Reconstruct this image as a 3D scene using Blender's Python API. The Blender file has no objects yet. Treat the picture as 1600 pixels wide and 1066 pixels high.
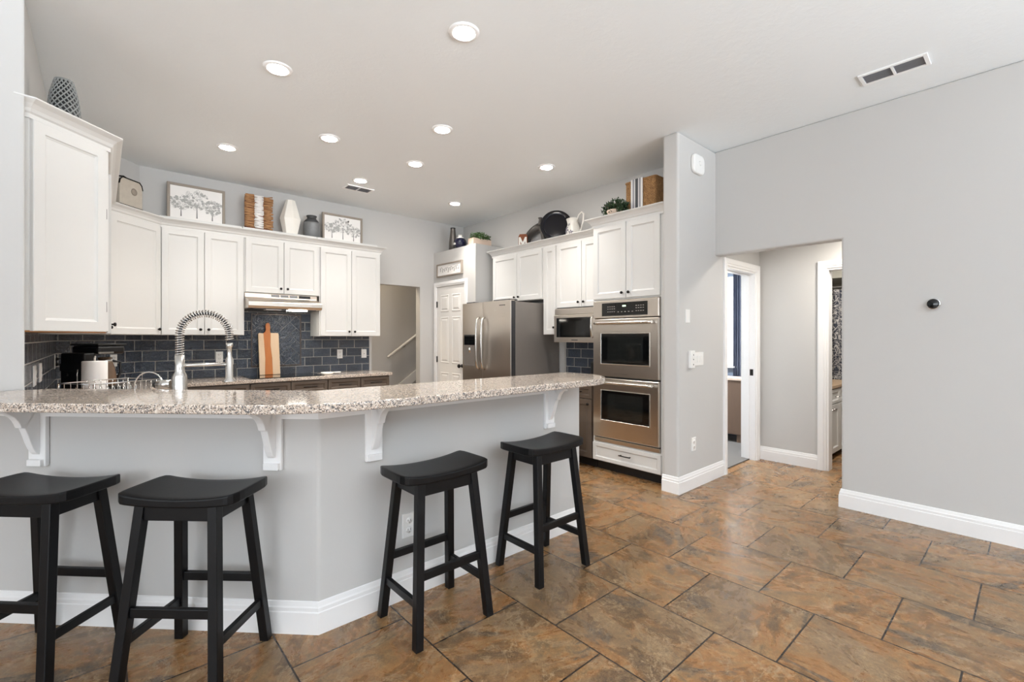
import bpy, bmesh, math, random
from mathutils import Vector, Matrix
random.seed(7)
PI = math.pi
S2 = math.sqrt(0.5)
C = bpy.context.scene.collection

# ------------------------------------------------------------------ camera, light, exposure
H = 1.35
cam_d = bpy.data.cameras.new('camera')
cam_d.sensor_width = 36.0
cam_d.lens = 725.3 / 1600 * 36.0
cam_d.shift_y = -5.5 / 1600
cam_d.clip_start = 0.05
cam = bpy.data.objects.new('camera', cam_d)
cam.location = (0, 0, H)
cam.rotation_euler = (PI / 2, 0, math.radians(48.45) - PI / 2)
C.objects.link(cam)
sc = bpy.context.scene
sc.camera = cam
sc.view_settings.view_transform = 'Standard'
sc.view_settings.look = 'None'
sc.view_settings.gamma = 1.0
sc.view_settings.use_curve_mapping = False
sc.view_settings.exposure = 0.05
sc.cycles.max_bounces = 12
sc.cycles.diffuse_bounces = 9
sc.cycles.glossy_bounces = 4
sc.cycles.sample_clamp_indirect = 6.0
sc.cycles.use_denoising = True

w = bpy.data.worlds.new('world'); sc.world = w; w.use_nodes = True
bg = w.node_tree.nodes['Background']
sky = w.node_tree.nodes.new('ShaderNodeTexSky')
sky.sky_type = 'HOSEK_WILKIE'; sky.turbidity = 4.0; sky.sun_direction = (-0.3, -0.5, 0.8)
mixw = w.node_tree.nodes.new('ShaderNodeMix'); mixw.data_type = 'RGBA'; mixw.inputs[0].default_value = 0.75
mixw.inputs[7].default_value = (1, 1, 1, 1)
w.node_tree.links.new(sky.outputs[0], mixw.inputs[6]); w.node_tree.links.new(mixw.outputs[2], bg.inputs['Color'])
bg.inputs['Strength'].default_value = 0.5


def area(name, loc, rot, sx, sy, power, col=(1, 1, 1), spread=180):
    l = bpy.data.lights.new(name, 'AREA'); l.shape = 'RECTANGLE'; l.size = sx; l.size_y = sy
    l.energy = power; l.color = col; l.spread = math.radians(spread)
    o = bpy.data.objects.new(name, l); o.location = loc; o.rotation_euler = rot; C.objects.link(o)
    return o


# daylight entering by the big windows of the living room, behind the camera
area('window_daylight', (-4.85, -1.6, 1.6), (PI / 2, 0, -PI / 2), 5.5, 2.2, 205, (0.88, 0.94, 1.0))
# rear window light, narrowed and placed to put glints on the backsplash tiles
area('window_daylight', (2.1, -4.95, 1.55), (PI / 2, 0, 0), 2.6, 2.3, 42, (0.88, 0.94, 1.0))
area('ceiling_uplight', (0.3, -4.85, 1.6), (math.radians(135), 0, 0), 6.5, 2.2, 530, (0.86, 0.93, 1.0), 90)  # added uplight, tilted upward from the rear wall to brighten the ceiling
area('window_daylight', (6.75, 3.26, 1.6), (PI / 2, 0, PI / 2), 1.1, 1.3, 130, (0.97, 0.99, 1.0))
# added fill lights out of view, brightening the side rooms
LAMP = {}
for nm, loc, pw, sz, col in (('hall_fill', (5.0, 0.9, 2.40), 24, 0.25, (1, 0.93, 0.84)), ('bath_fill', (6.4, 1.1, 2.40), 22, 0.4, (1, 0.95, 0.88)),
                             ('bedroom_fill', (5.4, 3.4, 2.40), 90, 0.4, (0.9, 0.95, 1)), ('stair_fill', (2.6, 6.75, 2.9), 20, 0.3, (1, 0.80, 0.56))):
    area(nm, loc, (0, 0, 0), sz, sz, pw, col)
DOWNLIGHT = 180.0
SPOT = 85.0
HOODLIGHT = 30.0

# ------------------------------------------------------------------ materials
def srgb(r, g, b):
    f = lambda c: (c / 255 / 12.92) if c / 255 <= 0.04045 else ((c / 255 + 0.055) / 1.055) ** 2.4
    return (f(r), f(g), f(b), 1)


class Mat:
    def __init__(s, name):
        s.m = bpy.data.materials.new(name); s.m.use_nodes = True
        s.t = s.m.node_tree; s.n = s.t.nodes; s.b = s.n['Principled BSDF']
        s._co = None

    def node(s, typ, **kw):
        n = s.n.new('ShaderNode' + typ)
        for k, v in kw.items():
            if hasattr(n, k): setattr(n, k, v)
            else: n.inputs[k.replace('_', ' ')].default_value = v
        return n

    def link(s, a, b): s.t.links.new(a, b)

    def co(s, kind='Object'):
        if s._co is None: s._co = s.n.new('ShaderNodeTexCoord')
        return s._co.outputs[kind]

    def noise(s, scale, detail=4, rough=0.55, vec=None, dist=0.0, stretch=None):
        n = s.node('TexNoise'); n.inputs['Scale'].default_value = scale; n.inputs['Detail'].default_value = detail
        n.inputs['Roughness'].default_value = rough; n.inputs['Distortion'].default_value = dist
        v = vec if vec is not None else s.co()
        if stretch:
            mp = s.node('Mapping'); mp.inputs['Scale'].default_value = stretch; s.link(v, mp.inputs['Vector']); v = mp.outputs[0]
        s.link(v, n.inputs['Vector'])
        return n.outputs['Fac']

    def ramp(s, fac, stops, interp='LINEAR'):
        r = s.node('ValToRGB'); r.color_ramp.interpolation = interp
        e = r.color_ramp.elements
        while len(e) < len(stops): e.new(0.5)
        for el, (p, c) in zip(e, stops):
            el.position = p; el.color = c if len(c) == 4 else (*c, 1)
        s.link(fac, r.inputs['Fac'])
        return r.outputs['Color']

    def mix(s, fac, a, b, blend='MIX'):
        m = s.node('Mix'); m.data_type = 'RGBA'; m.blend_type = blend
        for i, v in ((0, fac), (6, a), (7, b)):
            if hasattr(v, 'is_output'): s.link(v, m.inputs[i])
            else: m.inputs[i].default_value = v
        return m.outputs[2]

    def math(s, op, a, b=0.0, clamp=False):
        m = s.node('Math'); m.operation = op; m.use_clamp = clamp
        for i, v in ((0, a), (1, b)):
            if hasattr(v, 'is_output'): s.link(v, m.inputs[i])
            else: m.inputs[i].default_value = v
        return m.outputs[0]

    def bump(s, h, strength=0.2, dist=0.01):
        b = s.node('Bump'); b.inputs['Strength'].default_value = strength; b.inputs['Distance'].default_value = dist
        s.link(h, b.inputs['Height']); s.link(b.outputs[0], s.b.inputs['Normal'])
        return b

    def set(s, **kw):
        for k, v in kw.items():
            k = k.replace('_', ' ')
            if hasattr(v, 'is_output'): s.link(v, s.b.inputs[k])
            else: s.b.inputs[k].default_value = v
        return s


def plain(name, col, rough=0.5, metal=0.0, var=0.04, scale=12.0, bump=0.0, bscale=200.0, **kw):
    m = Mat(name)
    f = m.noise(scale, 3)
    a = tuple(c * (1 - var) for c in col[:3]) + (1,); b = tuple(min(1, c * (1 + var)) for c in col[:3]) + (1,)
    m.set(Base_Color=m.mix(f, a, b), Roughness=rough, Metallic=metal, **kw)
    if bump: m.bump(m.noise(bscale, 2), bump, 0.002)
    return m.m


M = {}
def wallmat(name, col, bump=0.12):
    m = Mat(name); f = m.noise(1.3, 3)
    a = tuple(c * 0.985 for c in col[:3]) + (1,); b = tuple(c * 1.015 for c in col[:3]) + (1,)
    m.set(Base_Color=m.mix(f, a, b), Roughness=0.62)
    m.bump(m.noise(90, 3), bump, 0.002)
    return m.m
M['wall'] = wallmat('greige_wall_paint', srgb(196, 195, 193))
M['bluewall'] = wallmat('blue_wall_paint', srgb(122, 134, 152))
M['bathwall'] = wallmat('bath_wall_paint', srgb(200, 198, 188))
m = Mat('ceiling_knockdown'); v = m.node('TexVoronoi'); v.inputs['Scale'].default_value = 16; m.link(m.co(), v.inputs['Vector'])
hgt = m.math('ADD', m.math('MULTIPLY', m.noise(26, 4, 0.6, dist=0.8), 1.0), m.math('MULTIPLY', v.outputs['Distance'], 0.35))
m.set(Base_Color=srgb(234, 238, 240), Roughness=0.75); m.bump(hgt, 0.28, 0.006); M['ceil'] = m.m
M['trim'] = plain('white_trim_paint', srgb(240, 240, 240), 0.32, var=0.01)
M['cab'] = plain('white_cabinet_paint', srgb(215, 215, 213), 0.35, var=0.012, scale=3)
M['door'] = plain('white_door_paint', srgb(235, 234, 231), 0.38, var=0.01)
M['brown'] = plain('taupe_brown_cabinet_paint', srgb(88, 76, 66), 0.38, var=0.05)
M['cabwood'] = plain('raw_cabinet_wood', srgb(190, 135, 80), 0.5, var=0.15, scale=6)
M['blackwood'] = plain('black_stool_paint', srgb(11, 11, 13), 0.40, var=0.2, scale=9, bump=0.08, bscale=60, Specular_IOR_Level=0.28)
M['black'] = plain('black_plastic', srgb(18, 18, 20), 0.35, var=0.1)
M['bronze'] = plain('dark_bronze', srgb(34, 31, 30), 0.38, 0.7, var=0.1)
M['blackglass'] = plain('black_glass', srgb(8, 9, 10), 0.06, var=0.05)
M['toe'] = plain('dark_toe_kick', srgb(30, 26, 24), 0.6)
M['plastic'] = plain('white_plastic', srgb(238, 238, 236), 0.35, var=0.01)
M['slot'] = plain('dark_slot', srgb(70, 70, 72), 0.6)
M['paper'] = plain('white_paper', srgb(238, 236, 234), 0.9, var=0.02, bump=0.1)
M['chrome'] = plain('polished_chrome', (0.78, 0.78, 0.77, 1), 0.12, 1.0, var=0.02)
M['nickel'] = plain('brushed_nickel', (0.62, 0.60, 0.57, 1), 0.26, 1.0, var=0.04)
m = Mat('brushed_stainless'); f = m.noise(4, 2, stretch=(1, 1, 60)); g = m.noise(1.5, 2)
m.set(Base_Color=m.mix(g, (0.60, 0.545, 0.485, 1), (0.66, 0.605, 0.545, 1)), Metallic=1.0, Roughness=m.ramp(f, [(0.2, (0.27,) * 3), (0.8, (0.30,) * 3)]))
m.set(Anisotropic=0.6); M['steel'] = m.m
M['graysteel'] = plain('fridge_side_grey', srgb(128, 122, 117), 0.42, 0.35, var=0.03)
M['darkedge'] = plain('door_edge_dark', srgb(62, 62, 64), 0.35, 0.3)
M['ovenglass'] = plain('oven_window_glass', srgb(26, 28, 27), 0.05, var=0.25, scale=5)

# granite: speckled quartzy stone, polished
def granite(name, pal):
    m = Mat(name)
    v1 = m.node('TexVoronoi'); v1.inputs['Scale'].default_value = 185; m.link(m.co(), v1.inputs['Vector'])
    v2 = m.node('TexVoronoi'); v2.inputs['Scale'].default_value = 310; m.link(m.co(), v2.inputs['Vector'])
    s1 = m.node('SeparateColor'); m.link(v1.outputs['Color'], s1.inputs[0]); s2 = m.node('SeparateColor'); m.link(v2.outputs['Color'], s2.inputs[0])
    base = m.ramp(s1.outputs[0], pal, 'CONSTANT')
    dark = m.math('LESS_THAN', s2.outputs[1], 0.16)
    col = m.mix(dark, base, srgb(104, 92, 84))
    m.set(Base_Color=col, Roughness=0.07, Specular_IOR_Level=0.6); return m.m
M['granite'] = granite('speckled_beige_granite', [(0.0, srgb(210, 196, 182)), (0.28, srgb(196, 179, 163)), (0.5, srgb(228, 219, 209)), (0.70, srgb(166, 156, 148)), (0.85, srgb(108, 105, 105))])

# floor: slate tiles laid in a running bond
m = Mat('slate_tile_floor')
geo = m.node('NewGeometry'); sep = m.node('SeparateXYZ'); m.link(geo.outputs['Position'], sep.inputs[0])
u = m.math('ADD', sep.outputs['Y'], -0.716 + 0.519 * 40); vv = m.math('ADD', sep.outputs['X'], -2.102 + 0.506 * 41)
cmb = m.node('CombineXYZ'); m.link(u, cmb.inputs[0]); m.link(vv, cmb.inputs[1])
br = m.node('TexBrick'); br.offset = 0.5; br.offset_frequency = 2; br.squash = 1.0
for k, val in (('Color1', (0, 0, 0, 1)), ('Color2', (1, 1, 1, 1)), ('Mortar', (0.5, 0.5, 0.5, 1)), ('Scale', 1.0), ('Mortar Size', 0.0036), ('Mortar Smooth', 0.0), ('Bias', 0.0), ('Brick Width', 0.519), ('Row Height', 0.506)):
    br.inputs[k].default_value = val
m.link(cmb.outputs[0], br.inputs['Vector'])
tid = m.math('MULTIPLY', br.outputs['Color'], 37.0)
off = m.node('CombineXYZ'); m.link(tid, off.inputs[0]); m.link(tid, off.inputs[2])
rot = m.node('VectorRotate'); rot.rotation_type = 'Z_AXIS'; m.link(geo.outputs['Position'], rot.inputs['Vector']); m.link(m.math('MULTIPLY', br.outputs['Color'], 9.0), rot.inputs['Angle'])
add = m.node('VectorMath'); add.operation = 'ADD'; m.link(rot.outputs[0], add.inputs[0]); m.link(off.outputs[0], add.inputs[1])
P = add.outputs[0]
big = m.noise(2.2, 4, 0.55, vec=P, dist=0.8, stretch=(1, 1.7, 1)); mid = m.noise(4.0, 7, 0.66, vec=P, dist=0.7, stretch=(1, 1.8, 1)); fine = m.noise(34, 6, 0.78, vec=P, dist=0.3)
grain = m.noise(140, 3, 0.7, vec=P)
c1 = m.ramp(mid, [(0.35, srgb(74, 55, 38)), (0.43, srgb(128, 88, 51)), (0.50, srgb(162, 106, 54)), (0.56, srgb(154, 116, 74)), (0.65, srgb(102, 86, 67))])
c2 = m.ramp(mid, [(0.35, srgb(66, 55, 46)), (0.5, srgb(120, 96, 72)), (0.65, srgb(150, 125, 95))])
c3 = m.mix(m.ramp(m.math('ADD', big, m.math('MULTIPLY', m.math('SUBTRACT', br.outputs['Color'], 0.5), 0.16)), [(0.47, (0, 0, 0)), (0.60, (0.92, 0.92, 0.92))]), c1, c2)
blue = m.noise(2.1, 6, 0.62, vec=P, dist=0.9, stretch=(1, 2.4, 1))
c4 = m.mix(m.ramp(blue, [(0.575, (0, 0, 0)), (0.63, (0.95, 0.95, 0.95))]), c3, m.ramp(fine, [(0.3, srgb(44, 46, 50)), (0.7, srgb(80, 78, 76))]))
vein = m.noise(2.6, 8, 0.7, vec=P, dist=1.2)
c5 = m.mix(m.ramp(vein, [(0.482, (0, 0, 0)), (0.5, (0.75, 0.75, 0.75)), (0.518, (0, 0, 0))]), c4, srgb(188, 164, 132))
c6 = m.mix(0.36, c5, m.ramp(fine, [(0.36, srgb(48, 36, 24)), (0.5, srgb(114, 82, 46)), (0.64, srgb(184, 154, 112))]))
c6 = m.mix(0.16, c6, m.ramp(grain, [(0.35, srgb(50, 40, 28)), (0.65, srgb(180, 150, 110))]))
c7 = m.mix(m.math('MULTIPLY', br.outputs['Color'], 0.12), c6, srgb(80, 66, 52))
m.set(Base_Color=m.mix(br.outputs['Fac'], c7, srgb(40, 31, 25)))
m.set(Roughness=m.ramp(mid, [(0.35, (0.23,) * 3), (0.65, (0.33,) * 3)]), Specular_IOR_Level=0.5)
hh = m.math('SUBTRACT', m.math('ADD', m.math('MULTIPLY', mid, 0.5), m.math('MULTIPLY', fine, 0.25)), br.outputs['Fac'])
m.bump(hh, 0.22, 0.006); M['floor'] = m.m

# backsplash: wavy glass subway tile on a light grout
m = Mat('dark_blue_glass_subway_tile')
sp = m.node('SeparateXYZ'); m.link(m.co(), sp.inputs[0])
cb = m.node('CombineXYZ'); m.link(m.math('ADD', sp.outputs['X'], 8.47), cb.inputs[0]); m.link(m.math('ADD', sp.outputs['Z'], -0.881 + 1.1), cb.inputs[1])
br = m.node('TexBrick'); br.offset = 0.5; br.offset_frequency = 2
for k, val in (('Color1', (0, 0, 0, 1)), ('Color2', (1, 1, 1, 1)), ('Mortar', (0.5, 0.5, 0.5, 1)), ('Scale', 1.0), ('Mortar Size', 0.0035), ('Mortar Smooth', 0.1), ('Brick Width', 0.215), ('Row Height', 0.11)):
    br.inputs[k].default_value = val
m.link(cb.outputs[0], br.inputs['Vector'])
col = m.mix(br.outputs['Color'], srgb(42, 52, 66), srgb(60, 72, 88))
m.set(Base_Color=m.mix(br.outputs['Fac'], col, srgb(176, 174, 170)), Roughness=m.mix(br.outputs['Fac'], (0.1,) * 3 + (1,), (0.7,) * 3 + (1,)), Specular_IOR_Level=1.0)
wv = m.noise(26, 3, 0.5, dist=1.8, stretch=(1, 1, 2.2))
m.bump(m.math('SUBTRACT', wv, m.math('MULTIPLY', br.outputs['Fac'], 0.5)), 0.9, 0.02); M['tile'] = m.m
m = Mat('dark_blue_glass_tile_piece'); f = m.noise(2.0, 2)
m.set(Base_Color=m.mix(f, srgb(42, 52, 66), srgb(60, 72, 88)), Roughness=0.1, Specular_IOR_Level=1.0); m.bump(m.noise(26, 3, 0.5, dist=1.8), 0.9, 0.02); M['tilepiece'] = m.m
M['grout'] = plain('grey_grout', srgb(176, 174, 170), 0.85)
M['pencil'] = plain('bronze_pencil_tile', srgb(96, 88, 84), 0.25, 0.4)
M['silvertrim'] = plain('tile_edge_trim', srgb(190, 188, 184), 0.35, 0.5)

def wood(name, a, b, rough=0.5, scale=5, stretch=(1, 1, 0.12)):
    m = Mat(name); n1 = m.noise(scale, 5, 0.6, dist=1.2, stretch=stretch); n2 = m.noise(scale * 9, 3, 0.6, stretch=stretch)
    m.set(Base_Color=m.mix(m.math('ADD', m.math('MULTIPLY', n1, 0.75), m.math('MULTIPLY', n2, 0.25)), a, b), Roughness=rough); m.bump(n2, 0.1, 0.002); return m.m
M['maple'] = wood('pale_maple', srgb(222, 188, 150), srgb(240, 214, 182))
M['cherry'] = wood('orange_cherry_wood', srgb(176, 92, 34), srgb(222, 140, 66))
M['frame'] = wood('weathered_grey_wood', srgb(122, 112, 102), srgb(166, 156, 144), 0.6)
M['dresser'] = wood('brown_oak', srgb(84, 66, 54), srgb(126, 102, 84), 0.5)
M['palewood'] = wood('whitewashed_wood', srgb(196, 172, 152), srgb(226, 206, 190), 0.6, 6, (0.15, 1, 1))
M['twig'] = wood('driftwood_twig', srgb(112, 74, 44), srgb(196, 150, 104), 0.7, 14, (1, 1, 1))
M['whitetwig'] = plain('white_painted_twig', srgb(232, 230, 228), 0.7, var=0.06, scale=60)
M['ceramic'] = plain('white_ceramic', srgb(238, 235, 228), 0.35, var=0.02)
M['galv'] = plain('galvanised_grey', srgb(120, 122, 124), 0.5, 0.3, var=0.16, scale=40)
M['darkrim'] = plain('dark_grey_rim', srgb(64, 66, 68), 0.5, 0.3)
M['distress'] = plain('whitewashed_metal', srgb(186, 178, 166), 0.65, 0.1, var=0.15, scale=22)
M['lattice'] = plain('grey_lattice_glaze', srgb(142, 144, 142), 0.4, var=0.08)
M['charcoal'] = plain('charcoal_glaze', srgb(28, 30, 32), 0.4)
M['navy'] = plain('navy_glaze', srgb(24, 26, 50), 0.1, var=0.1)
M['rimnavy'] = plain('black_blue_glaze', srgb(16, 16, 24), 0.1)
M['pewter'] = plain('pewter_glaze', srgb(92, 88, 84), 0.3, 0.4, var=0.12)
M['rust'] = plain('rust_brown', srgb(132, 72, 36), 0.6, var=0.25, scale=50)
M['leaf'] = plain('green_leaf', srgb(66, 96, 44), 0.5, var=0.5, scale=40)
M['leafdark'] = plain('dark_green_leaf', srgb(46, 70, 42), 0.5, var=0.5, scale=40)
M['stem'] = plain('brown_stem', srgb(84, 66, 46), 0.7)
M['purple'] = plain('slate_purple_glaze', srgb(112, 108, 128), 0.35, var=0.1)
m = Mat('woven_seagrass'); wv1 = m.node('TexWave'); wv1.bands_direction = 'DIAGONAL'; wv1.inputs['Scale'].default_value = 26; wv1.inputs['Distortion'].default_value = 9; wv1.inputs['Detail'].default_value = 2; wv1.inputs['Detail Scale'].default_value = 3; m.link(m.co(), wv1.inputs['Vector'])
n = m.noise(30, 4)
m.set(Base_Color=m.mix(m.math('MULTIPLY', m.math('ADD', wv1.outputs['Fac'], n), 0.5), srgb(112, 70, 38), srgb(216, 168, 112)), Roughness=0.75); m.bump(wv1.outputs['Fac'], 0.8, 0.008); M['weave'] = m.m
M['ink'] = plain('grey_ink', srgb(172, 172, 170), 0.9, var=0.2, scale=60)
M['inkdark'] = plain('dark_grey_ink', srgb(120, 120, 120), 0.9)
M['rubber'] = plain('black_rubber', srgb(14, 14, 15), 0.6)
M['carpet'] = plain('grey_carpet', srgb(112, 108, 104), 0.95, var=0.15, scale=120, bump=0.6, bscale=300)
M['curtain'] = plain('slate_blue_curtain_cloth', srgb(98, 104, 122), 0.85, var=0.08, bump=0.15, bscale=600)
M['greycloth'] = plain('grey_cloth', srgb(160, 160, 164), 0.9, var=0.05, bump=0.2)
M['darkcloth'] = plain('dark_grey_cloth', srgb(84, 86, 90), 0.9, var=0.05, bump=0.2)
M['whitecloth'] = plain('white_cloth', srgb(236, 235, 234), 0.9, var=0.03, bump=0.2)
M['tan_counter'] = plain('tan_stone_counter', srgb(178, 152, 122), 0.25, var=0.12, scale=60)
M['beigebin'] = plain('beige_plastic', srgb(196, 188, 174), 0.5, var=0.03)
M['carafe'] = plain('smoky_carafe', srgb(112, 90, 72), 0.08, var=0.1)
M['glass'] = Mat('clear_glass').set(Transmission_Weight=1.0, Roughness=0.0, IOR=1.45, Base_Color=(0.97, 0.98, 0.98, 1)).m
m = Mat('window_pane'); m.n.remove(m.b); tr = m.n.new('ShaderNodeBsdfTransparent'); gl = m.n.new('ShaderNodeBsdfGlossy'); gl.inputs['Roughness'].default_value = 0.02; mx = m.n.new('ShaderNodeMixShader'); mx.inputs[0].default_value = 0.05
m.link(tr.outputs[0], mx.inputs[1]); m.link(gl.outputs[0], mx.inputs[2]); m.link(mx.outputs[0], m.n['Material Output'].inputs[0]); M['pane'] = m.m
m = Mat('white_blind_slat'); m.set(Base_Color=srgb(246, 246, 244), Roughness=0.5)
tl_ = m.n.new('ShaderNodeBsdfTranslucent'); tl_.inputs[0].default_value = srgb(246, 246, 244); mx_ = m.n.new('ShaderNodeMixShader'); mx_.inputs[0].default_value = 0.55
m.link(m.b.outputs[0], mx_.inputs[1]); m.link(tl_.outputs[0], mx_.inputs[2]); m.link(mx_.outputs[0], m.n['Material Output'].inputs[0]); M['blind'] = m.m
# shower curtain: dark cloth with pale branches
m = Mat('dark_patterned_shower_curtain'); a = m.noise(9, 2, dist=1.2); b = m.noise(9, 2, vec=m.co('Object'), dist=2.4, stretch=(1, 1, 0.6))
l1 = m.ramp(a, [(0.47, (0, 0, 0)), (0.5, (1, 1, 1)), (0.53, (0, 0, 0))]); l2 = m.ramp(b, [(0.47, (0, 0, 0)), (0.5, (1, 1, 1)), (0.53, (0, 0, 0))])
bk = m.node('TexBrick'); bk.inputs['Scale'].default_value = 1; bk.inputs['Brick Width'].default_value = 0.07; bk.inputs['Row Height'].default_value = 0.05; bk.inputs['Mortar Size'].default_value = 0.0022
mp = m.node('Mapping'); mp.inputs['Rotation'].default_value = (PI / 2, 0, PI / 2); m.link(m.co(), mp.inputs['Vector']); m.link(mp.outputs[0], bk.inputs['Vector'])
lines = m.math('MAXIMUM', m.math('MAXIMUM', l1, l2), m.math('MULTIPLY', bk.outputs['Fac'], 0.45))
m.set(Base_Color=m.mix(lines, srgb(54, 58, 70), srgb(206, 202, 198)), Roughness=0.85); M['showercurtain'] = m.m

def emit(name, col, st):
    m = Mat(name); f = m.noise(3, 1); m.set(Base_Color=(1, 1, 1, 1), Emission_Color=col, Emission_Strength=st); return m.m
M['lamp'] = emit('downlight_diffuser', (1, 0.945, 0.88, 1), DOWNLIGHT)
M['hoodlamp'] = emit('hood_lamp_lens', (1, 0.93, 0.82, 1), HOODLIGHT)
M['led'] = emit('green_display', (0.5, 1, 0.45, 1), 1.2)
M['legend'] = plain('pale_button_print', srgb(170, 166, 160), 0.5)

# ------------------------------------------------------------------ mesh helpers
class B:
    """collects geometry; build with obj()"""
    def __init__(s): s.v = []; s.f = []; s.sm = []; s.mi = []; s.cur = 0

    def face(s, idx, smooth=False): s.f.append(tuple(idx)); s.sm.append(smooth); s.mi.append(s.cur)

    def box(s, x0, x1, y0, y1, z0, z1):
        n = len(s.v); x0, x1 = min(x0, x1), max(x0, x1); y0, y1 = min(y0, y1), max(y0, y1); z0, z1 = min(z0, z1), max(z0, z1)
        s.v += [(x0, y0, z0), (x1, y0, z0), (x1, y1, z0), (x0, y1, z0), (x0, y0, z1), (x1, y0, z1), (x1, y1, z1), (x0, y1, z1)]
        for q in ((0, 3, 2, 1), (4, 5, 6, 7), (0, 1, 5, 4), (1, 2, 6, 5), (2, 3, 7, 6), (3, 0, 4, 7)): s.face([n + i for i in q])
        return s

    def prism(s, poly, z0, z1):
        n = len(s.v); k = len(poly)
        ar = sum(poly[i][0] * poly[(i + 1) % k][1] - poly[(i + 1) % k][0] * poly[i][1] for i in range(k))
        if ar < 0: poly = poly[::-1]
        s.v += [(p[0], p[1], z0) for p in poly] + [(p[0], p[1], z1) for p in poly]
        s.face([n + i for i in range(k)][::-1]); s.face([n + k + i for i in range(k)])
        for i in range(k):
            j = (i + 1) % k; s.face([n + i, n + j, n + k + j, n + k + i])
        return s

    def extr(s, poly, axis, a0, a1, smooth=False):
        """poly of 2-D points in the plane normal to axis ('x': (y,z), 'y': (x,z)); extruded from a0 to a1"""
        n = len(s.v); k = len(poly)
        pt = (lambda p, a: (a, p[0], p[1])) if axis == 'x' else (lambda p, a: (p[0], a, p[1]))
        s.v += [pt(p, a0) for p in poly] + [pt(p, a1) for p in poly]
        s.face([n + i for i in range(k)]); s.face([n + k + i for i in range(k)][::-1])
        for i in range(k):
            j = (i + 1) % k; s.face([n + i, n + k + i, n + k + j, n + j], smooth)
        return s

    def lathe(s, prof, c=(0, 0, 0), seg=24, smooth=True, sx=1.0, sy=1.0, rot=0.0):
        """prof: (r, z) bottom to top round the z axis"""
        n = len(s.v); k = len(prof)
        for i in range(seg):
            a = 2 * PI * i / seg + rot
            for r, z in prof: s.v.append((c[0] + r * math.cos(a) * sx, c[1] + r * math.sin(a) * sy, c[2] + z))
        for i in range(seg):
            j = (i + 1) % seg
            for q in range(k - 1): s.face([n + i * k + q, n + j * k + q, n + j * k + q + 1, n + i * k + q + 1], smooth)
        if prof[0][0] > 1e-6: s.face([n + i * k for i in range(seg)][::-1])
        if prof[-1][0] > 1e-6: s.face([n + i * k + k - 1 for i in range(seg)])
        return s

    def tube(s, pts, r, seg=8, closed=False, caps=True):
        pts = [Vector(p) for p in pts]; k = len(pts); n = len(s.v)
        rr = r if hasattr(r, '__len__') else [r] * k
        t0 = (pts[1] - pts[0]).normalized(); ref = Vector((0, 0, 1)) if abs(t0.z) < 0.9 else Vector((1, 0, 0))
        u = t0.cross(ref).normalized()
        for i, p in enumerate(pts):
            a = pts[i - 1] if (i or closed) else p; b = pts[(i + 1) % k] if (i < k - 1 or closed) else p
            t = (b - a).normalized(); u = (u - t * u.dot(t)).normalized(); v = t.cross(u)
            for q in range(seg):
                an = 2 * PI * q / seg; d = u * math.cos(an) + v * math.sin(an); s.v.append(tuple(p + d * rr[i]))
        for i in range(k if closed else k - 1):
            j = (i + 1) % k
            for q in range(seg):
                w_ = (q + 1) % seg; s.face([n + i * seg + q, n + i * seg + w_, n + j * seg + w_, n + j * seg + q], True)
        if not closed and caps:
            s.face([n + q for q in range(seg)][::-1]); s.face([n + (k - 1) * seg + q for q in range(seg)])
        return s

    def bar(s, p0, p1, wx, wy):
        """a straight square bar between two points: cross-section wx by wy kept level with x and y"""
        n = len(s.v)
        for p in (p0, p1): s.v += [(p[0] + a * wx / 2, p[1] + b * wy / 2, p[2]) for a, b in ((-1, -1), (1, -1), (1, 1), (-1, 1))]
        s.face([n + 3, n + 2, n + 1, n]); s.face([n + 4, n + 5, n + 6, n + 7])
        for i in range(4):
            j = (i + 1) % 4; s.face([n + i, n + j, n + 4 + j, n + 4 + i])
        return s

    def ring(s, x0, x1, z0, z1, loops, y=0.0, fill=True):
        """nested rectangles on the front (-y): loops of (inset, how far out)"""
        n = len(s.v)
        for ins, out in loops: s.v += [(x0 + ins, y - out, z0 + ins), (x1 - ins, y - out, z0 + ins), (x1 - ins, y - out, z1 - ins), (x0 + ins, y - out, z1 - ins)]
        for q in range(len(loops) - 1):
            for i in range(4):
                j = (i + 1) % 4; a = n + q * 4; s.face([a + i, a + j, a + 4 + j, a + 4 + i])
        if fill: a = n + (len(loops) - 1) * 4; s.face([a, a + 1, a + 2, a + 3])
        return s

    def sweep(s, path, prof, z=0.0, closed=False):
        """a moulding: profile (out, height) kept to the right of the travelled path, mitred"""
        k = len(path); n = len(s.v); P_ = [Vector(p) for p in path]; q = len(prof)
        for i in range(k):
            d0 = (P_[i] - P_[i - 1]).normalized() if (i or closed) else None
            d1 = (P_[(i + 1) % k] - P_[i]).normalized() if (i < k - 1 or closed) else None
            n0 = Vector((d0.y, -d0.x)) if d0 else None; n1 = Vector((d1.y, -d1.x)) if d1 else None
            if n0 is None: m_ = n1
            elif n1 is None: m_ = n0
            else: m_ = (n0 + n1) / (1 + n0.dot(n1))
            for o, h in prof: s.v.append((P_[i].x + m_.x * o, P_[i].y + m_.y * o, z + h))
        for i in range(k if closed else k - 1):
            j = (i + 1) % k
            for a in range(q):
                b = (a + 1) % q; s.face([n + i * q + a, n + j * q + a, n + j * q + b, n + i * q + b])
        if not closed:
            s.face([n + a for a in range(q)]); s.face([n + (k - 1) * q + a for a in range(q)][::-1])
        return s

    def xf(s, mat, start=0):
        for i in range(start, len(s.v)): s.v[i] = tuple(mat @ Vector(s.v[i]))
        return s


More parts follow.
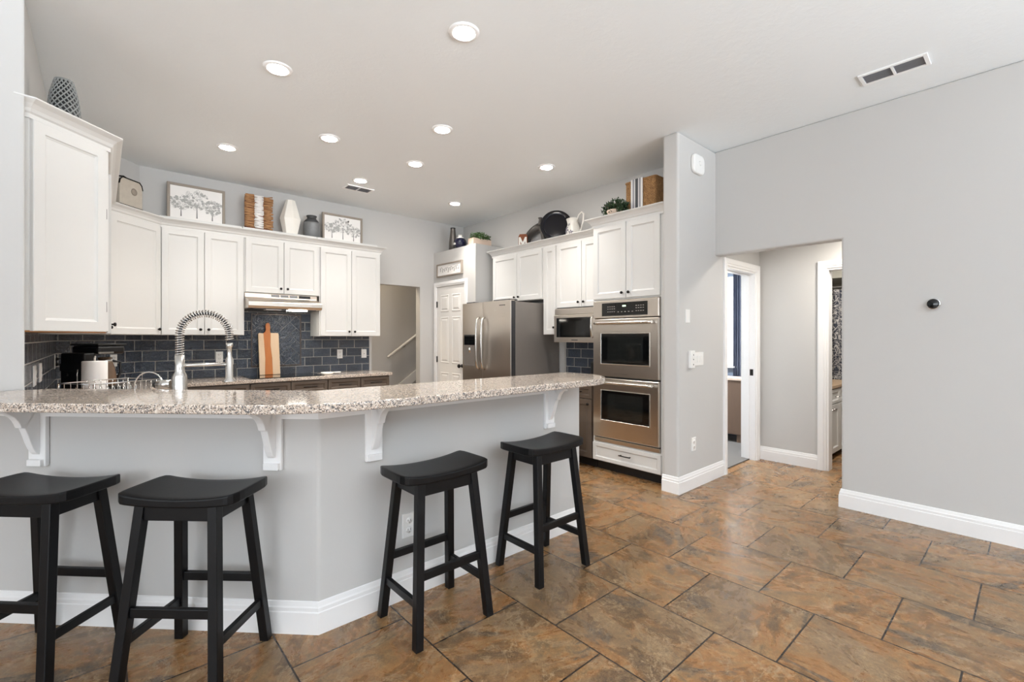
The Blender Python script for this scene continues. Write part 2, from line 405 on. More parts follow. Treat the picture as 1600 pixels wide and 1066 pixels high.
WM = {}
def obj(name, b, mat, parent=None, bev=0.0, world=False, label=None, smooth_angle=None, seg=2):
    me = bpy.data.meshes.new(name)
    vs = b.v
    if world and parent is not None:
        inv = WM[parent.name].inverted(); vs = [tuple(inv @ Vector(p)) for p in vs]
    me.from_pydata(vs, [], b.f)
    mats = mat if isinstance(mat, (list, tuple)) else [mat]
    for x in mats: me.materials.append(M[x] if isinstance(x, str) else x)
    for p, sm, mi in zip(me.polygons, b.sm, b.mi): p.use_smooth = sm; p.material_index = mi
    bm_ = bmesh.new(); bm_.from_mesh(me); bmesh.ops.recalc_face_normals(bm_, faces=bm_.faces); bm_.to_mesh(me); bm_.free()
    me.update()
    o = bpy.data.objects.new(name, me); C.objects.link(o)
    if parent is not None:
        o.parent = parent; WM[o.name] = WM[parent.name].copy()
    else: WM[o.name] = Matrix.Identity(4)
    if bev:
        md = o.modifiers.new('soft_edges', 'BEVEL'); md.width = bev; md.segments = seg; md.limit_method = 'ANGLE'; md.angle_limit = math.radians(40)
    if label: o['label'] = label
    return o


def tag(o, label, cat, group=None):
    o['label'] = label; o['category'] = cat
    if group: o['group'] = group
    return o


def thing(name, label, cat, loc=(0, 0, 0), rz=0.0, group=None):
    o = bpy.data.objects.new(name, None); o.empty_display_size = 0.1; o.location = loc; o.rotation_euler = (0, 0, rz); C.objects.link(o)
    WM[o.name] = Matrix.Translation(Vector(loc)) @ Matrix.Rotation(rz, 4, 'Z')
    return tag(o, label, cat, group)


def struct(name, b, mat, parent=None, bev=0.0, seg=3):
    o = obj(name, b, mat, parent, bev, seg=seg)
    if parent is None: o['kind'] = 'structure'
    return o


def dup(root, loc, rz, label):
    r = root.copy(); C.objects.link(r); r.location = loc; r.rotation_euler = (0, 0, rz); r['label'] = label
    for ch in list(root.children):
        c = ch.copy(); C.objects.link(c); c.parent = r
        for g in ch.children:
            d = g.copy(); C.objects.link(d); d.parent = c
    return r

# ------------------------------------------------------------------ the setting
ZC = 3.13
struct('floor', B().box(-5.1, 8.1, -5.1, 8.1, -0.12, 0.0), 'floor')
struct('ceiling', B().box(-5.1, 4.54, -5.1, 6.27, ZC, ZC + 0.12), 'ceil')
b = B()
b.extr([(-5.1, 0), (1.028, 0), (1.028, 2.135), (2.05, 2.135), (2.05, ZC), (-5.1, ZC)], 'x', 4.42, 4.54); struct('wall_right', b, 'wall', bev=0.016)
# stub wall with the bedroom doorway, one plane with the end of the kitchen
b = B(); b.box(3.72, 4.66, 2.04, 2.19, 0, ZC); struct('wall_partition', b, 'wall', bev=0.022)
b = B(); b.box(4.66, 5.385, 2.045, 2.185, 2.06, 2.6); b.box(5.385, 8.1, 2.045, 2.185, 0, 2.6); struct('wall_bedroom', b, 'wall')
b = B(); b.box(4.40, 4.54, 2.19, 6.27, 0, ZC); struct('wall_kitchen', b, 'wall')
b = B(); b.box(0.29, 2.83, 6.15, 6.27, 0, ZC); b.box(3.60, 4.40, 6.15, 6.27, 0, ZC); b.box(2.83, 3.60, 6.15, 6.27, 2.11, ZC); struct('wall_back', b, 'wall', bev=0.0)
b = B(); b.prism([(-0.297, 5.553), (0.30, 6.15), (0.30, 6.27), (-0.42, 6.27), (-0.42, 5.553)], 0, ZC); struct('wall_diagonal', b, 'wall')
b = B(); b.prism([(-0.297, 5.553), (-0.297, 3.36), (-0.277, 3.30), (-1.75, 3.30), (-1.75, 3.42), (-0.42, 3.42), (-0.42, 5.553)], 0, ZC); struct('wall_left', b, 'wall', bev=0.012)
b = B(); b.box(-5.1, -1.75, 3.30, 3.42, 0, ZC); struct('wall_living', b, 'wall')
b = B(); b.box(-5.1, -5, -5.1, 3.42, 0, 0.35); b.box(-5.1, -5, -5.1, 3.42, 2.8, ZC); b.box(-5.1, -5, -5.1, -4.4, 0.35, 2.8); b.box(-5.1, -5, 1.2, 3.42, 0.35, 2.8); struct('wall_west', b, 'wall')
b = B(); b.box(-5, 4.42, -5.1, -5, 0, 0.35); b.box(-5, 4.42, -5.1, -5, 2.8, ZC); b.box(-5, -3, -5.1, -5, 0.35, 2.8); b.box(3.6, 4.42, -5.1, -5, 0.35, 2.8); struct('wall_rear', b, 'wall')
# hall, bath and bedroom beyond the opening
b = B(); b.box(5.50, 5.62, 1.40, 2.045, 0, 2.5); b.box(5.50, 5.62, -3, 0.62, 0, 2.5); b.box(5.50, 5.62, 0.62, 1.40, 2.045, 2.5); struct('wall_hall', b, 'wall')
b = B(); b.box(4.54, 5.5, -3.1, -3.0, 0, 2.5); struct('wall_hallend', b, 'wall')
struct('ceiling_hall', B().box(4.54, 8.1, -3.1, 2.05, 2.44, 2.55), 'ceil')
b = B(); b.box(7.95, 8.1, -3, 2.045, 0, 2.5); b.box(5.62, 7.95, -0.7, -0.6, 0, 2.5); b.box(7.12, 7.95, 1.0, 2.045, 2.12, 2.44); struct('wall_bath', b, 'bathwall')
WX = 6.5
b = B(); b.box(WX, WX + 0.12, 2.185, 2.72, 0, 2.5); b.box(WX, WX + 0.12, 2.72, 3.80, 0, 0.96); b.box(WX, WX + 0.12, 2.72, 3.80, 2.19, 2.5); b.box(WX, WX + 0.12, 3.80, 6.2, 0, 2.5); b.box(4.54, WX, 6.1, 6.2, 0, 2.5)
struct('wall_bedroomfar', b, 'bluewall')
struct('ceiling_bedroom', B().box(4.54, 6.7, 2.185, 6.2, 2.44, 2.55), 'ceil')
struct('floor_bedroom', B().box(4.56, WX, 2.10, 6.1, 0.0, 0.012), 'carpet')
# stairwell beyond the opening in the back wall
b = B(); b.box(1.5, 6.2, 7.22, 7.34, 0, ZC + 1); b.box(1.4, 1.5, 6.27, 7.34, 0, ZC); struct('wall_stair', b, 'wall')
struct('ceiling_stair', B().box(1.4, 6.2, 6.27, 7.34, ZC, ZC + 0.1), 'ceil')
b = B()
for i in range(7): b.box(3.62 + 0.26 * i, 5.6, 6.28, 7.19, 0.19 * i, 0.19 * (i + 1))
struct('stairs', b, 'carpet')
b = B(); b.extr([(3.05, 0.0), (3.25, 0.0), (5.6, 1.62), (5.6, 1.80), (3.05, 0.03)], 'y', 7.195, 7.22); struct('trim_1', b, 'trim')

# bar half wall: a diagonal leg, then a leg along the tiles
bar_poly = [(-0.378, 3.295), (0.745, 2.172), (2.576, 2.172), (2.576, 2.297), (0.782, 2.297), (-0.216, 3.295)]
struct('wall_bar', B().prism(bar_poly, 0, 1.0545), 'wall', bev=0.012)
base_prof = [(0, 0), (0.016, 0), (0.016, 0.098), (0.0125, 0.102), (0.0125, 0.118), (0.009, 0.124), (0.005, 0.142), (0, 0.145)]
struct('baseboard_bar', B().sweep([(-0.378, 3.295), (0.745, 2.172), (2.576, 2.172), (2.576, 2.297)], base_prof), 'trim')
struct('baseboard_right', B().sweep([(4.54, 1.028), (4.42, 1.028), (4.42, -5.0)][::1], base_prof), 'trim')
struct('baseboard_partition', B().sweep([(3.72, 2.19), (3.72, 2.04), (4.585, 2.04)], base_prof), 'trim')
struct('baseboard_hall', B().sweep([(5.46, 2.045), (5.50, 2.045), (5.50, 1.48)], base_prof), 'trim')
struct('baseboard_left', B().sweep([(-1.75, 3.30), (-0.39, 3.30)], base_prof), 'trim')
# apron board under the bar top
apron = [(0, 0), (0.022, 0), (0.022, 0.074), (0, 0.074)]
struct('trim_2', B().sweep([(-0.378, 3.295), (0.745, 2.172), (2.42, 2.172)], apron, 0.980), 'trim')

# bar top: one slab, rounded towards the room
def arc(cx, cy, r, a0, a1, n=8): return [(cx + r * math.cos(math.radians(a0 + (a1 - a0) * i / n)), cy + r * math.sin(math.radians(a0 + (a1 - a0) * i / n))) for i in range(n + 1)]
YF, KF = 1.785, 2.405          # front edges: y = YF and x + y = KF
xk = KF - YF
top = [(-0.888, 3.293)]
rr = 0.75; tt = rr * math.tan(math.radians(22.5))
c0 = (xk + tt, YF + rr)
top += arc(c0[0], c0[1], rr, -135, -90, 8)
top += arc(2.245, YF + 0.35, 0.35, -90, 0, 10) + [(2.595, 2.32)] + [(0.79, 2.32), (-0.18, 3.293)]
tb = B().prism(top, 1.055, 1.092)
bt = obj('bar_countertop', tb, 'granite', bev=0.006, seg=3)
tag(bt, 'speckled beige granite bar top wrapping the half wall above the stools', 'countertop')

# corbels
def corbel_parts(t):
    obj('back_plate', B().box(-0.043, 0.043, -0.02, 0, 0.745, 1.0540), 'trim', t, 0.003)
    prof = [(0, 1.0540), (-0.210, 1.0540), (-0.210, 1.044), (-0.190, 1.034), (-0.164, 1.018), (-0.144, 1.006), (-0.125, 0.990), (-0.113, 0.975), (-0.104, 0.957), (-0.098, 0.940),
            (-0.084, 0.936), (-0.079, 0.924), (-0.069, 0.895), (-0.060, 0.865), (-0.048, 0.835), (-0.036, 0.813), (-0.026, 0.803), (-0.0195, 0.800), (-0.0195, 1.0540)]
    obj('scroll_bracket', B().extr(prof, 'x', -0.017, 0.017), 'trim', t, 0.003)
    obj('foot_block', B().box(-0.035, 0.035, -0.036, -0.018, 0.748, 0.779), 'trim', t, 0.003)
for x, y, rz, lab in ((-0.2105, 3.1255, -PI / 4, 'white scroll corbel under the bar top at its far left end'),
                      (0.5975, 2.3175, -PI / 4, 'white scroll corbel just left of the bar corner'),
                      (1.006, 2.172, 0, 'white scroll corbel just right of the bar corner, behind a stool seat'),
                      (2.247, 2.172, 0, 'white scroll corbel at the bar end nearest the ovens')):
    corbel_parts(thing('corbel', lab, 'corbel', (x, y, 0), rz, 'corbels carrying the bar top'))

# ------------------------------------------------------------------ cabinet builders (local frame: x to the viewer's right, -y to the viewer)
SHAKER = [(0, 0), (0, 0.017), (0.003, 0.02), (0.056, 0.02), (0.060, 0.014), (0.066, 0.012), (0.069, 0.010)]
DRAWER = [(0, 0), (0, 0.017), (0.003, 0.02), (0.034, 0.02), (0.038, 0.014), (0.043, 0.012), (0.045, 0.010)]
def knob(parent, x, z, y=-0.02):
    b = B().lathe([(0.006, 0), (0.006, 0.010), (0.012, 0.014), (0.0145, 0.020), (0.012, 0.026), (0.001, 0.028)], (0, 0, 0), 14)
    b.xf(Matrix.Translation((x, y, z)) @ Matrix.Rotation(PI / 2, 4, 'X')); return obj('knob', b, 'bronze', parent)
def pull(parent, x, z, L=0.115, y=-0.02, mat='bronze'):
    b = B(); b.tube([(x - L / 2, y - 0.026, z), (x + L / 2, y - 0.026, z)], 0.0055, 8)
    for s_ in (-1, 1): b.tube([(x + s_ * (L / 2 - 0.012), y, z), (x + s_ * (L / 2 - 0.012), y - 0.026, z)], 0.0055, 8)
    return obj('handle', b, mat, parent)
def door(t, x0, x1, z0, z1, mat='cab', knob_at=None, loops=SHAKER):
    d = obj('door', B().ring(x0, x1, z0, z1, loops), mat, t)
    if knob_at: knob(d, *knob_at)
    return d

# ---- wall cabinets left of the hood
TOPZ = 2.455
CB = 1.375
t = thing('upper_cabinet', 'tall white angled end cabinet at far left beside the wall', 'cabinet', (-0.272, 3.367, 0), PI / 4, 'white wall cabinets')
b = B().prism([(-0.295, 3.368), (-0.272, 3.367), (0.035, 3.676), (0.035, 4.15), (-0.295, 4.15)], CB + 0.012, 2.48); obj('body', b, 'cab', t, world=True)
b = B().prism([(-0.29, 3.388), (-0.268, 3.383), (0.02, 3.676), (0.03, 4.14), (-0.29, 4.14)], CB + 0.004, CB + 0.0115); obj('underside_panel', b, 'cabwood', t, world=True, label='raw wood underside')
wd = math.hypot(0.307, 0.311)
d = door(t, 0.006, wd - 0.032, CB + 0.008, TOPZ + 0.0)
for z in (1.50, 2.05): obj('hinge', B().box(wd - 0.030, wd - 0.024, -0.012, 0, z, z + 0.06), 'bronze', d)
t = thing('upper_cabinet', 'white cabinet along the left wall seen edge-on with a dark knob', 'cabinet', (0.035, 5.405, 0), PI / 2, 'white wall cabinets')
obj('body', B().box(-0.292, 0.034, 4.155, 5.405, CB, 2.48), 'cab', t, world=True)
door(t, -1.246, -0.63, CB + 0.003, TOPZ, knob_at=(-1.20, 1.44)); door(t, -0.622, -0.004, CB + 0.003, TOPZ, knob_at=(-0.05, 1.44))
t = thing('upper_cabinet', 'white single-door cabinet set across the corner left of the back run', 'cabinet', (0.035, 5.41, 0), PI / 4, 'white wall cabinets')
obj('body', B().prism([(0.036, 5.412), (0.443, 5.819), (0.443, 6.145), (0.305, 6.145), (-0.290, 5.552), (-0.290, 5.412)], CB, 2.48), 'cab', t, world=True)
dl = math.hypot(0.41, 0.41); door(t, 0.03, dl - 0.012, CB + 0.003, TOPZ, knob_at=(dl - 0.045, 1.432))
def wall_cab(x0, x1, z0, label, knobs=True, zk=None):
    t = thing('upper_cabinet', label, 'cabinet', (x0, 5.82, 0), 0, 'white wall cabinets')
    wd = x1 - x0; obj('body', B().box(0, wd, 0, 0.325, z0, 2.48), 'cab', t)
    obj('top_deck', B().box(0.002, wd - 0.002, 0.08, 0.325, 2.4802, 2.594), 'cab', t)
    mid = wd / 2; zk = z0 + 0.058
    door(t, 0.010, mid - 0.0025, z0 + 0.003, TOPZ, knob_at=(mid - 0.036, zk)); door(t, mid + 0.0025, wd - 0.010, z0 + 0.003, TOPZ, knob_at=(mid + 0.036, zk))
    return t
wall_cab(0.446, 1.190, CB, 'white two-door wall cabinet left of the range hood')
wall_cab(1.192, 2.003, 1.855, 'short white two-door cabinet above the range hood')
wall_cab(2.005, 2.800, 1.366, 'white two-door wall cabinet right of the range hood')
crown = [(0.001, 0), (0.010, 0), (0.010, 0.022), (0.018, 0.030), (0.024, 0.046), (0.040, 0.066), (0.056, 0.076), (0.062, 0.080), (0.066, 0.084), (0.066, 0.090), (0.001, 0.090)]
b = B().sweep([(-0.325, 3.360), (-0.272, 3.367), (0.035, 3.676), (0.035, 5.41), (0.445, 5.82), (2.80, 5.82), (2.80, 6.148)], crown, 2.457)
tag(obj('crown_moulding', b, 'cab'), 'white crown moulding running along the left and back cabinet tops', 'crown moulding')

# ---- right-hand run (faces -x): local x runs towards the camera side
def rcab(name, x, y0, label, cat='cabinet', group=None): return thing(name, label, cat, (x, y0, 0), -PI / 2, group)
t = rcab('upper_cabinet', 4.07, 4.99, 'short white two-door cabinet above the refrigerator', group='white wall cabinets')
obj('body', B().box(0, 0.985, 0, 0.325, 1.822, 2.46), 'cab', t); obj('top_deck', B().box(0.02, 0.985, 0.10, 0.325, 2.4602, 2.552), 'cab', t)
door(t, 0.02, 0.510, 1.826, 2.443, knob_at=(0.474, 1.875)); door(t, 0.515, 0.965, 1.826, 2.443, knob_at=(0.553, 1.875))
t = rcab('upper_cabinet', 4.07, 4.003, 'narrow tall white cabinet between refrigerator and microwave', group='white wall cabinets')
obj('body', B().box(0, 0.218, 0, 0.325, 1.385, 2.46), 'cab', t); obj('top_deck', B().box(0, 0.218, 0.10, 0.325, 2.4602, 2.552), 'cab', t); door(t, 0.012, 0.210, 1.388, 2.443, knob_at=(0.195, 1.47))
t = rcab('upper_cabinet', 4.07, 3.783, 'white two-door cabinet above the microwave', group='white wall cabinets')
obj('body', B().box(0, 0.755, 0, 0.325, 1.695, 2.46), 'cab', t); obj('top_deck', B().box(0, 0.684, 0.10, 0.325, 2.4602, 2.552), 'cab', t)
door(t, 0.010, 0.388, 1.698, 2.443, knob_at=(0.352, 1.752)); door(t, 0.393, 0.748, 1.698, 2.443, knob_at=(0.43, 1.752))
# oven tower
t = rcab('oven_tower_cabinet', 3.80, 3.022, 'tall white oven tower with two doors above and a drawer below', 'cabinet')
WT = 0.80
b = B(); b.box(0, 0.018, 0, 0.595, 0.10, 2.50); b.box(WT - 0.03, WT, 0, 0.595, 0.10, 2.50); b.box(0.018, WT - 0.03, 0, 0.595, 1.722, 2.50); b.box(0.018, WT - 0.03, 0, 0.595, 0.10, 0.296); b.box(0.018, WT - 0.03, 0.56, 0.595, 0.296, 1.722); obj('body', b, 'cab', t)
obj('toe_kick', B().box(0.0, WT, 0.075, 0.595, 0, 0.098), 'toe', t); obj('top_deck', B().box(0.022, WT, 0.06, 0.595, 2.5002, 2.570), 'cab', t)
door(t, 0.012, 0.404, 1.735, 2.470, knob_at=(0.368, 1.785)); door(t, 0.409, WT - 0.03, 1.735, 2.470, knob_at=(0.445, 1.785))
d = obj('drawer', B().ring(0.006, WT - 0.022, 0.108, 0.345 - 0.062, DRAWER), 'cab', t)
d.name = 'drawer'; pull(d, 0.405, 0.205, 0.13)
# crown on the right run: low part then the tower
b = B().sweep([(4.398, 4.99), (4.07, 4.99), (4.07, 3.026)], [(o, h) for o, h in crown], 2.446)
tag(obj('crown_moulding', b, 'cab'), 'white crown moulding above the refrigerator and microwave cabinets', 'crown moulding')
b = B().sweep([(4.398, 3.024), (3.80, 3.024), (3.80, 2.196)], crown, 2.470)
tag(obj('crown_moulding', b, 'cab'), 'white crown moulding capping the tall oven tower', 'crown moulding')

# double oven
t = rcab('double_oven', 3.80, 3.022, 'stainless steel double wall oven with black windows', 'oven')
X0, X1 = 0.022, 0.766
obj('body', B().box(X0 + 0.01, X1 - 0.01, 0.006, 0.55, 0.302, 1.715), 'darkedge', t)
obj('control_panel', B().box(X0, X1, -0.03, 0.006, 1.542, 1.716), 'steel', t, 0.005)
cp = obj('control_glass', B().box(X0 + 0.11, X1 - 0.115, -0.0325, -0.029, 1.562, 1.690), 'blackglass', t)
b = B().box(0.376, 0.416, -0.0335, -0.032, 1.648, 1.662); obj('display', b, 'led', cp)
b = B(); random.seed(3)
for gx in (0.20, 0.225, 0.25, 0.275, 0.525, 0.55, 0.575, 0.60):
    for gz in (1.60, 1.628, 1.65): b.box(gx, gx + 0.014, -0.0332, -0.032, gz, gz + 0.005)
for gx in (0.32, 0.36, 0.40, 0.44, 0.48): b.box(gx, gx + 0.016, -0.0332, -0.032, 1.596, 1.602)
obj('control_text', b, 'legend', cp)
for z0, z1, wz0, wz1, zh in ((0.962, 1.533, 1.090, 1.388, 1.492), (0.352, 0.945, 0.530, 0.822, 0.905)):
    od = obj('oven_door', B().ring(X0, X1, z0, z1, [(0, -0.002), (0, 0.027), (0.006, 0.033), (0.06, 0.033)], fill=True), 'steel', t)
    obj('window', B().ring(0.125, 0.668, wz0, wz1, [(0, 0.032), (0, 0.036), (0.010, 0.036), (0.012, 0.034)]), 'blackglass', od)
    obj('inner_glass', B().ring(0.205, 0.60, wz0 + 0.02, wz1 - 0.03, [(0, 0.033), (0, 0.0362)]), 'ovenglass', od)
    fr = B(); fr.ring(0.117, 0.676, wz0 - 0.008, wz1 + 0.008, [(0, 0.032), (0, 0.0365), (0.006, 0.0375), (0.008, 0.036)], fill=False); obj('window_rim', fr, 'nickel', od)
    hb = B(); n_ = 14
    hb.tube([(X0 + 0.045 + (X1 - X0 - 0.09) * i / n_, -0.075 - 0.012 * math.sin(PI * i / n_), zh) for i in range(n_ + 1)], 0.0135, 12)
    for xx in (X0 + 0.06, X1 - 0.06): hb.lathe([(0.016, 0), (0.014, 0.05)], (0, 0, 0), 12); hb.xf(Matrix.Translation((xx, -0.032, zh)) @ Matrix.Rotation(PI / 2, 4, 'X'), len(hb.v) - 24)
    obj('handle', hb, 'nickel', od)
obj('vent_trim', B().box(X0, X1, -0.012, 0.006, 0.300, 0.338), 'steel', t, 0.004)

# microwave
t = rcab('microwave_oven', 3.992, 3.742, 'stainless over-the-counter microwave with dark glass door', 'microwave')
MW = 0.712
obj('body', B().box(0.0, MW, 0.02, 0.40, 1.295, 1.682), 'darkedge', t)
obj('vent_hood', B().box(0, MW, -0.004, 0.02, 1.612, 1.682), 'steel', t, 0.004)
md = obj('front_door', B().ring(0, MW, 1.296, 1.608, [(0, -0.02), (0, 0.016), (0.005, 0.02), (0.03, 0.02)]), 'steel', t)
obj('window', B().box(0.042, 0.545, -0.0215, -0.019, 1.352, 1.575), 'blackglass', md, 0.001)
obj('handle', B().tube([(0.578, -0.022, 1.35), (0.578, -0.05, 1.375), (0.578, -0.058, 1.46), (0.578, -0.05, 1.555), (0.578, -0.022, 1.58)], 0.012, 10), 'nickel', md)
obj('badge', B().box(0.27, 0.36, -0.0215, -0.019, 1.316, 1.326), 'pewter', md)

# refrigerator
t = rcab('refrigerator', 3.555, 4.99, 'stainless side-by-side refrigerator with ice dispenser', 'refrigerator')
FW = 0.955; sx = 0.425
obj('body', B().box(0.004, FW - 0.004, 0.078, 0.83, 0.03, 1.772), 'graysteel', t, 0.006)
obj('base_grille', B().box(0.02, FW - 0.02, 0.02, 0.8, 0.0, 0.03), 'toe', t)
def fdoor(x0, x1, nm):
    pr = []; n_ = 8
    for i in range(n_ + 1):
        f = i / n_; pr.append((x0 + (x1 - x0) * f, -0.012 * math.sin(PI * (0.15 + 0.7 * f)) + 0.006))
    b = B(); b.prism([(x0, 0.066)] + pr + [(x1, 0.066)], 0.09, 1.79)
    d = obj('door', b, 'steel', t, 0.004); return d
dL = fdoor(0.0, sx - 0.002, 'L'); dR = fdoor(sx + 0.002, FW, 'R')
obj('door_edge', B().box(FW + 0.0005, FW + 0.003, 0.012, 0.064, 0.10, 1.78), 'darkedge', dR)
obj('gasket', B().box(0.004, FW - 0.004, 0.0665, 0.0775, 0.10, 1.765), 'rubber', t)
for xx, dd in ((sx - 0.052, dL), (sx + 0.052, dR)):
    obj('handle', B().tube([(xx, -0.006, 1.60), (xx, -0.045, 1.575), (xx, -0.062, 1.50), (xx, -0.066, 1.30), (xx, -0.062, 1.06), (xx, -0.045, 0.985), (xx, -0.006, 0.955)], 0.0125, 10), 'nickel', dd)
di = obj('dispenser', B().ring(0.046, 0.296, 0.985, 1.39, [(0, 0.002), (0, 0.010), (0.008, 0.011)]), 'graysteel', dL)
obj('dispenser_panel', B().box(0.056, 0.286, -0.014, -0.010, 1.255, 1.382), 'blackglass', dL)
obj('dispenser_cavity', B().ring(0.058, 0.284, 1.0, 1.215, [(0, 0.0115), (0.012, 0.002), (0.02, 0.0)]), 'greycloth', dL)
obj('dispenser_spout', B().lathe([(0.018, 0), (0.022, 0.06)], (0.17, -0.004, 1.16), 12), 'chrome', dL)
obj('badge', B().box(0.76, 0.86, -0.010, 0.004, 1.728, 1.738), 'pewter', dR)
obj('hinge_cover', B().box(0.60, 0.90, 0.03, 0.16, 1.79, 1.806), 'darkedge', t, 0.004)
obj('hinge_cover', B().box(0.05, 0.20, 0.03, 0.16, 1.79, 1.806), 'darkedge', t, 0.004)

# ---- base cabinets
def base_front(t, x0, x1, drawer=True, z0=0.105, ztop=0.862):
    if drawer:
        d = obj('drawer', B().ring(x0, x1, 0.715, ztop - 0.012, DRAWER), 'brown', t); pull(d, (x0 + x1) / 2, 0.785, 0.15)
        dd = obj('door', B().ring(x0, x1, z0, 0.708, SHAKER), 'brown', t); knob(dd, x1 - 0.04, 0.66)
    else:
        dd = obj('door', B().ring(x0, x1, z0, ztop - 0.012, SHAKER), 'brown', t); knob(dd, x1 - 0.04, 0.80)
def base_cab(x0, x1, cols, label, loc_y=5.55, rz=0.0, depth=0.585, loc=None, ztop=0.862):
    t = thing('base_cabinet', label, 'cabinet', loc or (x0, loc_y, 0), rz, 'dark base cabinets'); wd = x1 - x0
    obj('body', B().box(0, wd, 0, depth, 0.10, ztop), 'brown', t); obj('toe_kick', B().box(0, wd, 0.07, depth, 0, 0.098), 'toe', t)
    for a, c_ in cols: base_front(t, a + 0.004, c_ - 0.004, ztop=ztop)
    return t
base_cab(0.565, 1.188, [(0.02, 0.62)], 'dark brown base cabinet left of the cooktop')
base_cab(1.190, 2.003, [(0, 0.406), (0.406, 0.813)], 'dark brown two-drawer base cabinet below the cooktop')
base_cab(2.005, 2.404, [(0, 0.399)], 'dark brown base cabinet right of the cooktop')
base_cab(2.406, 2.792, [(0, 0.386)], 'dark brown base cabinet at the right end of the back counter')
base_cab(0, 0.988, [(0, 0.60), (0.60, 0.988)], 'dark brown base cabinet between refrigerator and oven tower', rz=-PI / 2, loc=(3.80, 4.018, 0))
base_cab(0, 1.62, [(0, 0.54), (0.54, 1.08), (1.08, 1.62)], 'dark brown base cabinet along the left wall', rz=PI / 2, loc=(0.305, 3.645, 0), depth=0.59)
base_cab(0, 1.45, [(0, 0.48), (0.48, 0.96), (0.96, 1.45)], 'dark brown base cabinet behind the bar half wall', rz=PI, loc=(2.54, 2.90, 0), depth=0.59)

# countertops of the kitchen
poly = [(2.55, 2.302), (0.778, 2.302), (-0.280, 3.360), (-0.290, 3.40), (-0.290, 5.55), (0.303, 6.143), (2.825, 6.143), (2.825, 5.52), (0.56, 5.52), (0.335, 5.295), (0.335, 3.614), (1.019, 2.93), (2.55, 2.93)]
tag(obj('kitchen_countertop', B().prism(poly, 0.863, 0.90), 'granite', bev=0.004), 'beige granite counter running along the back wall, left wall and behind the bar', 'countertop')
tag(obj('kitchen_countertop', B().box(3.765, 4.397, 3.026, 4.026, 0.863, 0.90), 'granite', bev=0.004), 'short beige granite counter between refrigerator and ovens', 'countertop')

# backsplash slabs
def splash(label, loc, rz, L, z0, z1, holes=None):
    t = thing('tile_backsplash', label, 'backsplash', loc, rz)
    return t
t = splash('dark blue glass tile backsplash on the back wall', (0.30, 6.149, 0), 0, 0, 0, 0)
b = B(); b.box(0.0, 0.89, -0.009, 0, 0.901, 1.374); b.box(1.705, 2.49, -0.009, 0, 0.901, 1.365); b.box(0.89, 1.705, -0.009, 0, 0.901, 1.003); b.box(0.893, 1.702, -0.009, 0, 1.632, 1.663); b.box(0.893, 1.03, -0.009, 0, 1.003, 1.632); b.box(1.585, 1.702, -0.009, 0, 1.003, 1.632)
obj('subway_tile', b, 'tile', t)
obj('edge_trim', B().box(2.491, 2.50, -0.011, 0, 0.901, 1.365), 'silvertrim', t)
# herringbone inset
hx0, hx1, hz0, hz1 = 1.034, 1.584, 1.008, 1.628
obj('inset_grout', B().box(hx0, hx1, -0.005, 0, hz0, hz1), 'grout', t)
def clip(poly, x0, x1, z0, z1):
    for ax, lim, sg in ((0, x0, 1), (0, x1, -1), (1, z0, 1), (1, z1, -1)):
        out = []
        for i in range(len(poly)):
            p, q = poly[i], poly[(i + 1) % len(poly)]; a, c_ = (p[ax] - lim) * sg, (q[ax] - lim) * sg
            if a >= 0: out.append(p)
            if a * c_ < 0: f = a / (a - c_); out.append((p[0] + (q[0] - p[0]) * f, p[1] + (q[1] - p[1]) * f))
        poly = out
        if len(poly) < 3: return []
    return poly
b = B(); TW, TL, g = 0.105, 0.21, 0.0035
ca = math.cos(PI / 4); cx, cz = (hx0 + hx1) / 2 + 0.075, (hz0 + hz1) / 2
for i in range(-9, 10):
    for j in range(-6, 7):
        for k in (0, 1):
            bx, by = i * TW + j * 2 * TL * 0 , i * TW
            ox, oy = i * TW + j * TL * 2, i * TW
            if k == 0: r0 = (ox, ox + TL, oy, oy + TW)
            else: r0 = (ox + TL, ox + TL + TW, oy - 0.0, oy + TL)
            if k == 1: r0 = (ox - TW, ox, oy, oy + TL)
            a0, a1, b0, b1 = r0[0] + g / 2, r0[1] - g / 2, r0[2] + g / 2, r0[3] - g / 2
            pl = [(cx + (u_ - v_) * ca, cz + (u_ + v_) * ca) for u_, v_ in ((a0, b0), (a1, b0), (a1, b1), (a0, b1))]
            pl = clip(pl, hx0 + 0.006, hx1 - 0.006, hz0 + 0.006, hz1 - 0.006)
            if len(pl) >= 3: b.extr(pl, 'y', -0.010, -0.005)
obj('herringbone_inset', b, 'tilepiece', t)
b = B().ring(hx0 - 0.008, hx1 + 0.008, hz0 - 0.008, hz1 + 0.008, [(0, 0.0), (0, 0.012), (0.005, 0.016), (0.011, 0.016), (0.016, 0.012), (0.016, 0.0)], fill=False); obj('pencil_border', b, 'pencil', t)
t = splash('dark glass tile backsplash across the diagonal corner', (-0.2965, 5.553, 0), PI / 4, 0, 0, 0)
obj('subway_tile', B().box(0.006, 0.838, -0.010, -0.001, 0.901, 1.374), 'tile', t)
t = splash('dark glass tile backsplash on the left wall below the end cabinet', (-0.297, 3.40, 0), PI / 2, 0, 0, 0)
obj('subway_tile', B().box(0.0, 2.145, -0.010, -0.001, 0.901, 1.374), 'tile', t)
t = splash('dark tile backsplash below the microwave', (4.399, 3.92, 0), -PI / 2, 0, 0, 0)
obj('subway_tile', B().box(0.0, 0.89, -0.010, -0.001, 0.901, 1.293), 'tile', t); obj('edge_trim', B().box(-0.03, -0.001, -0.011, -0.001, 0.901, 1.38), 'silvertrim', t)

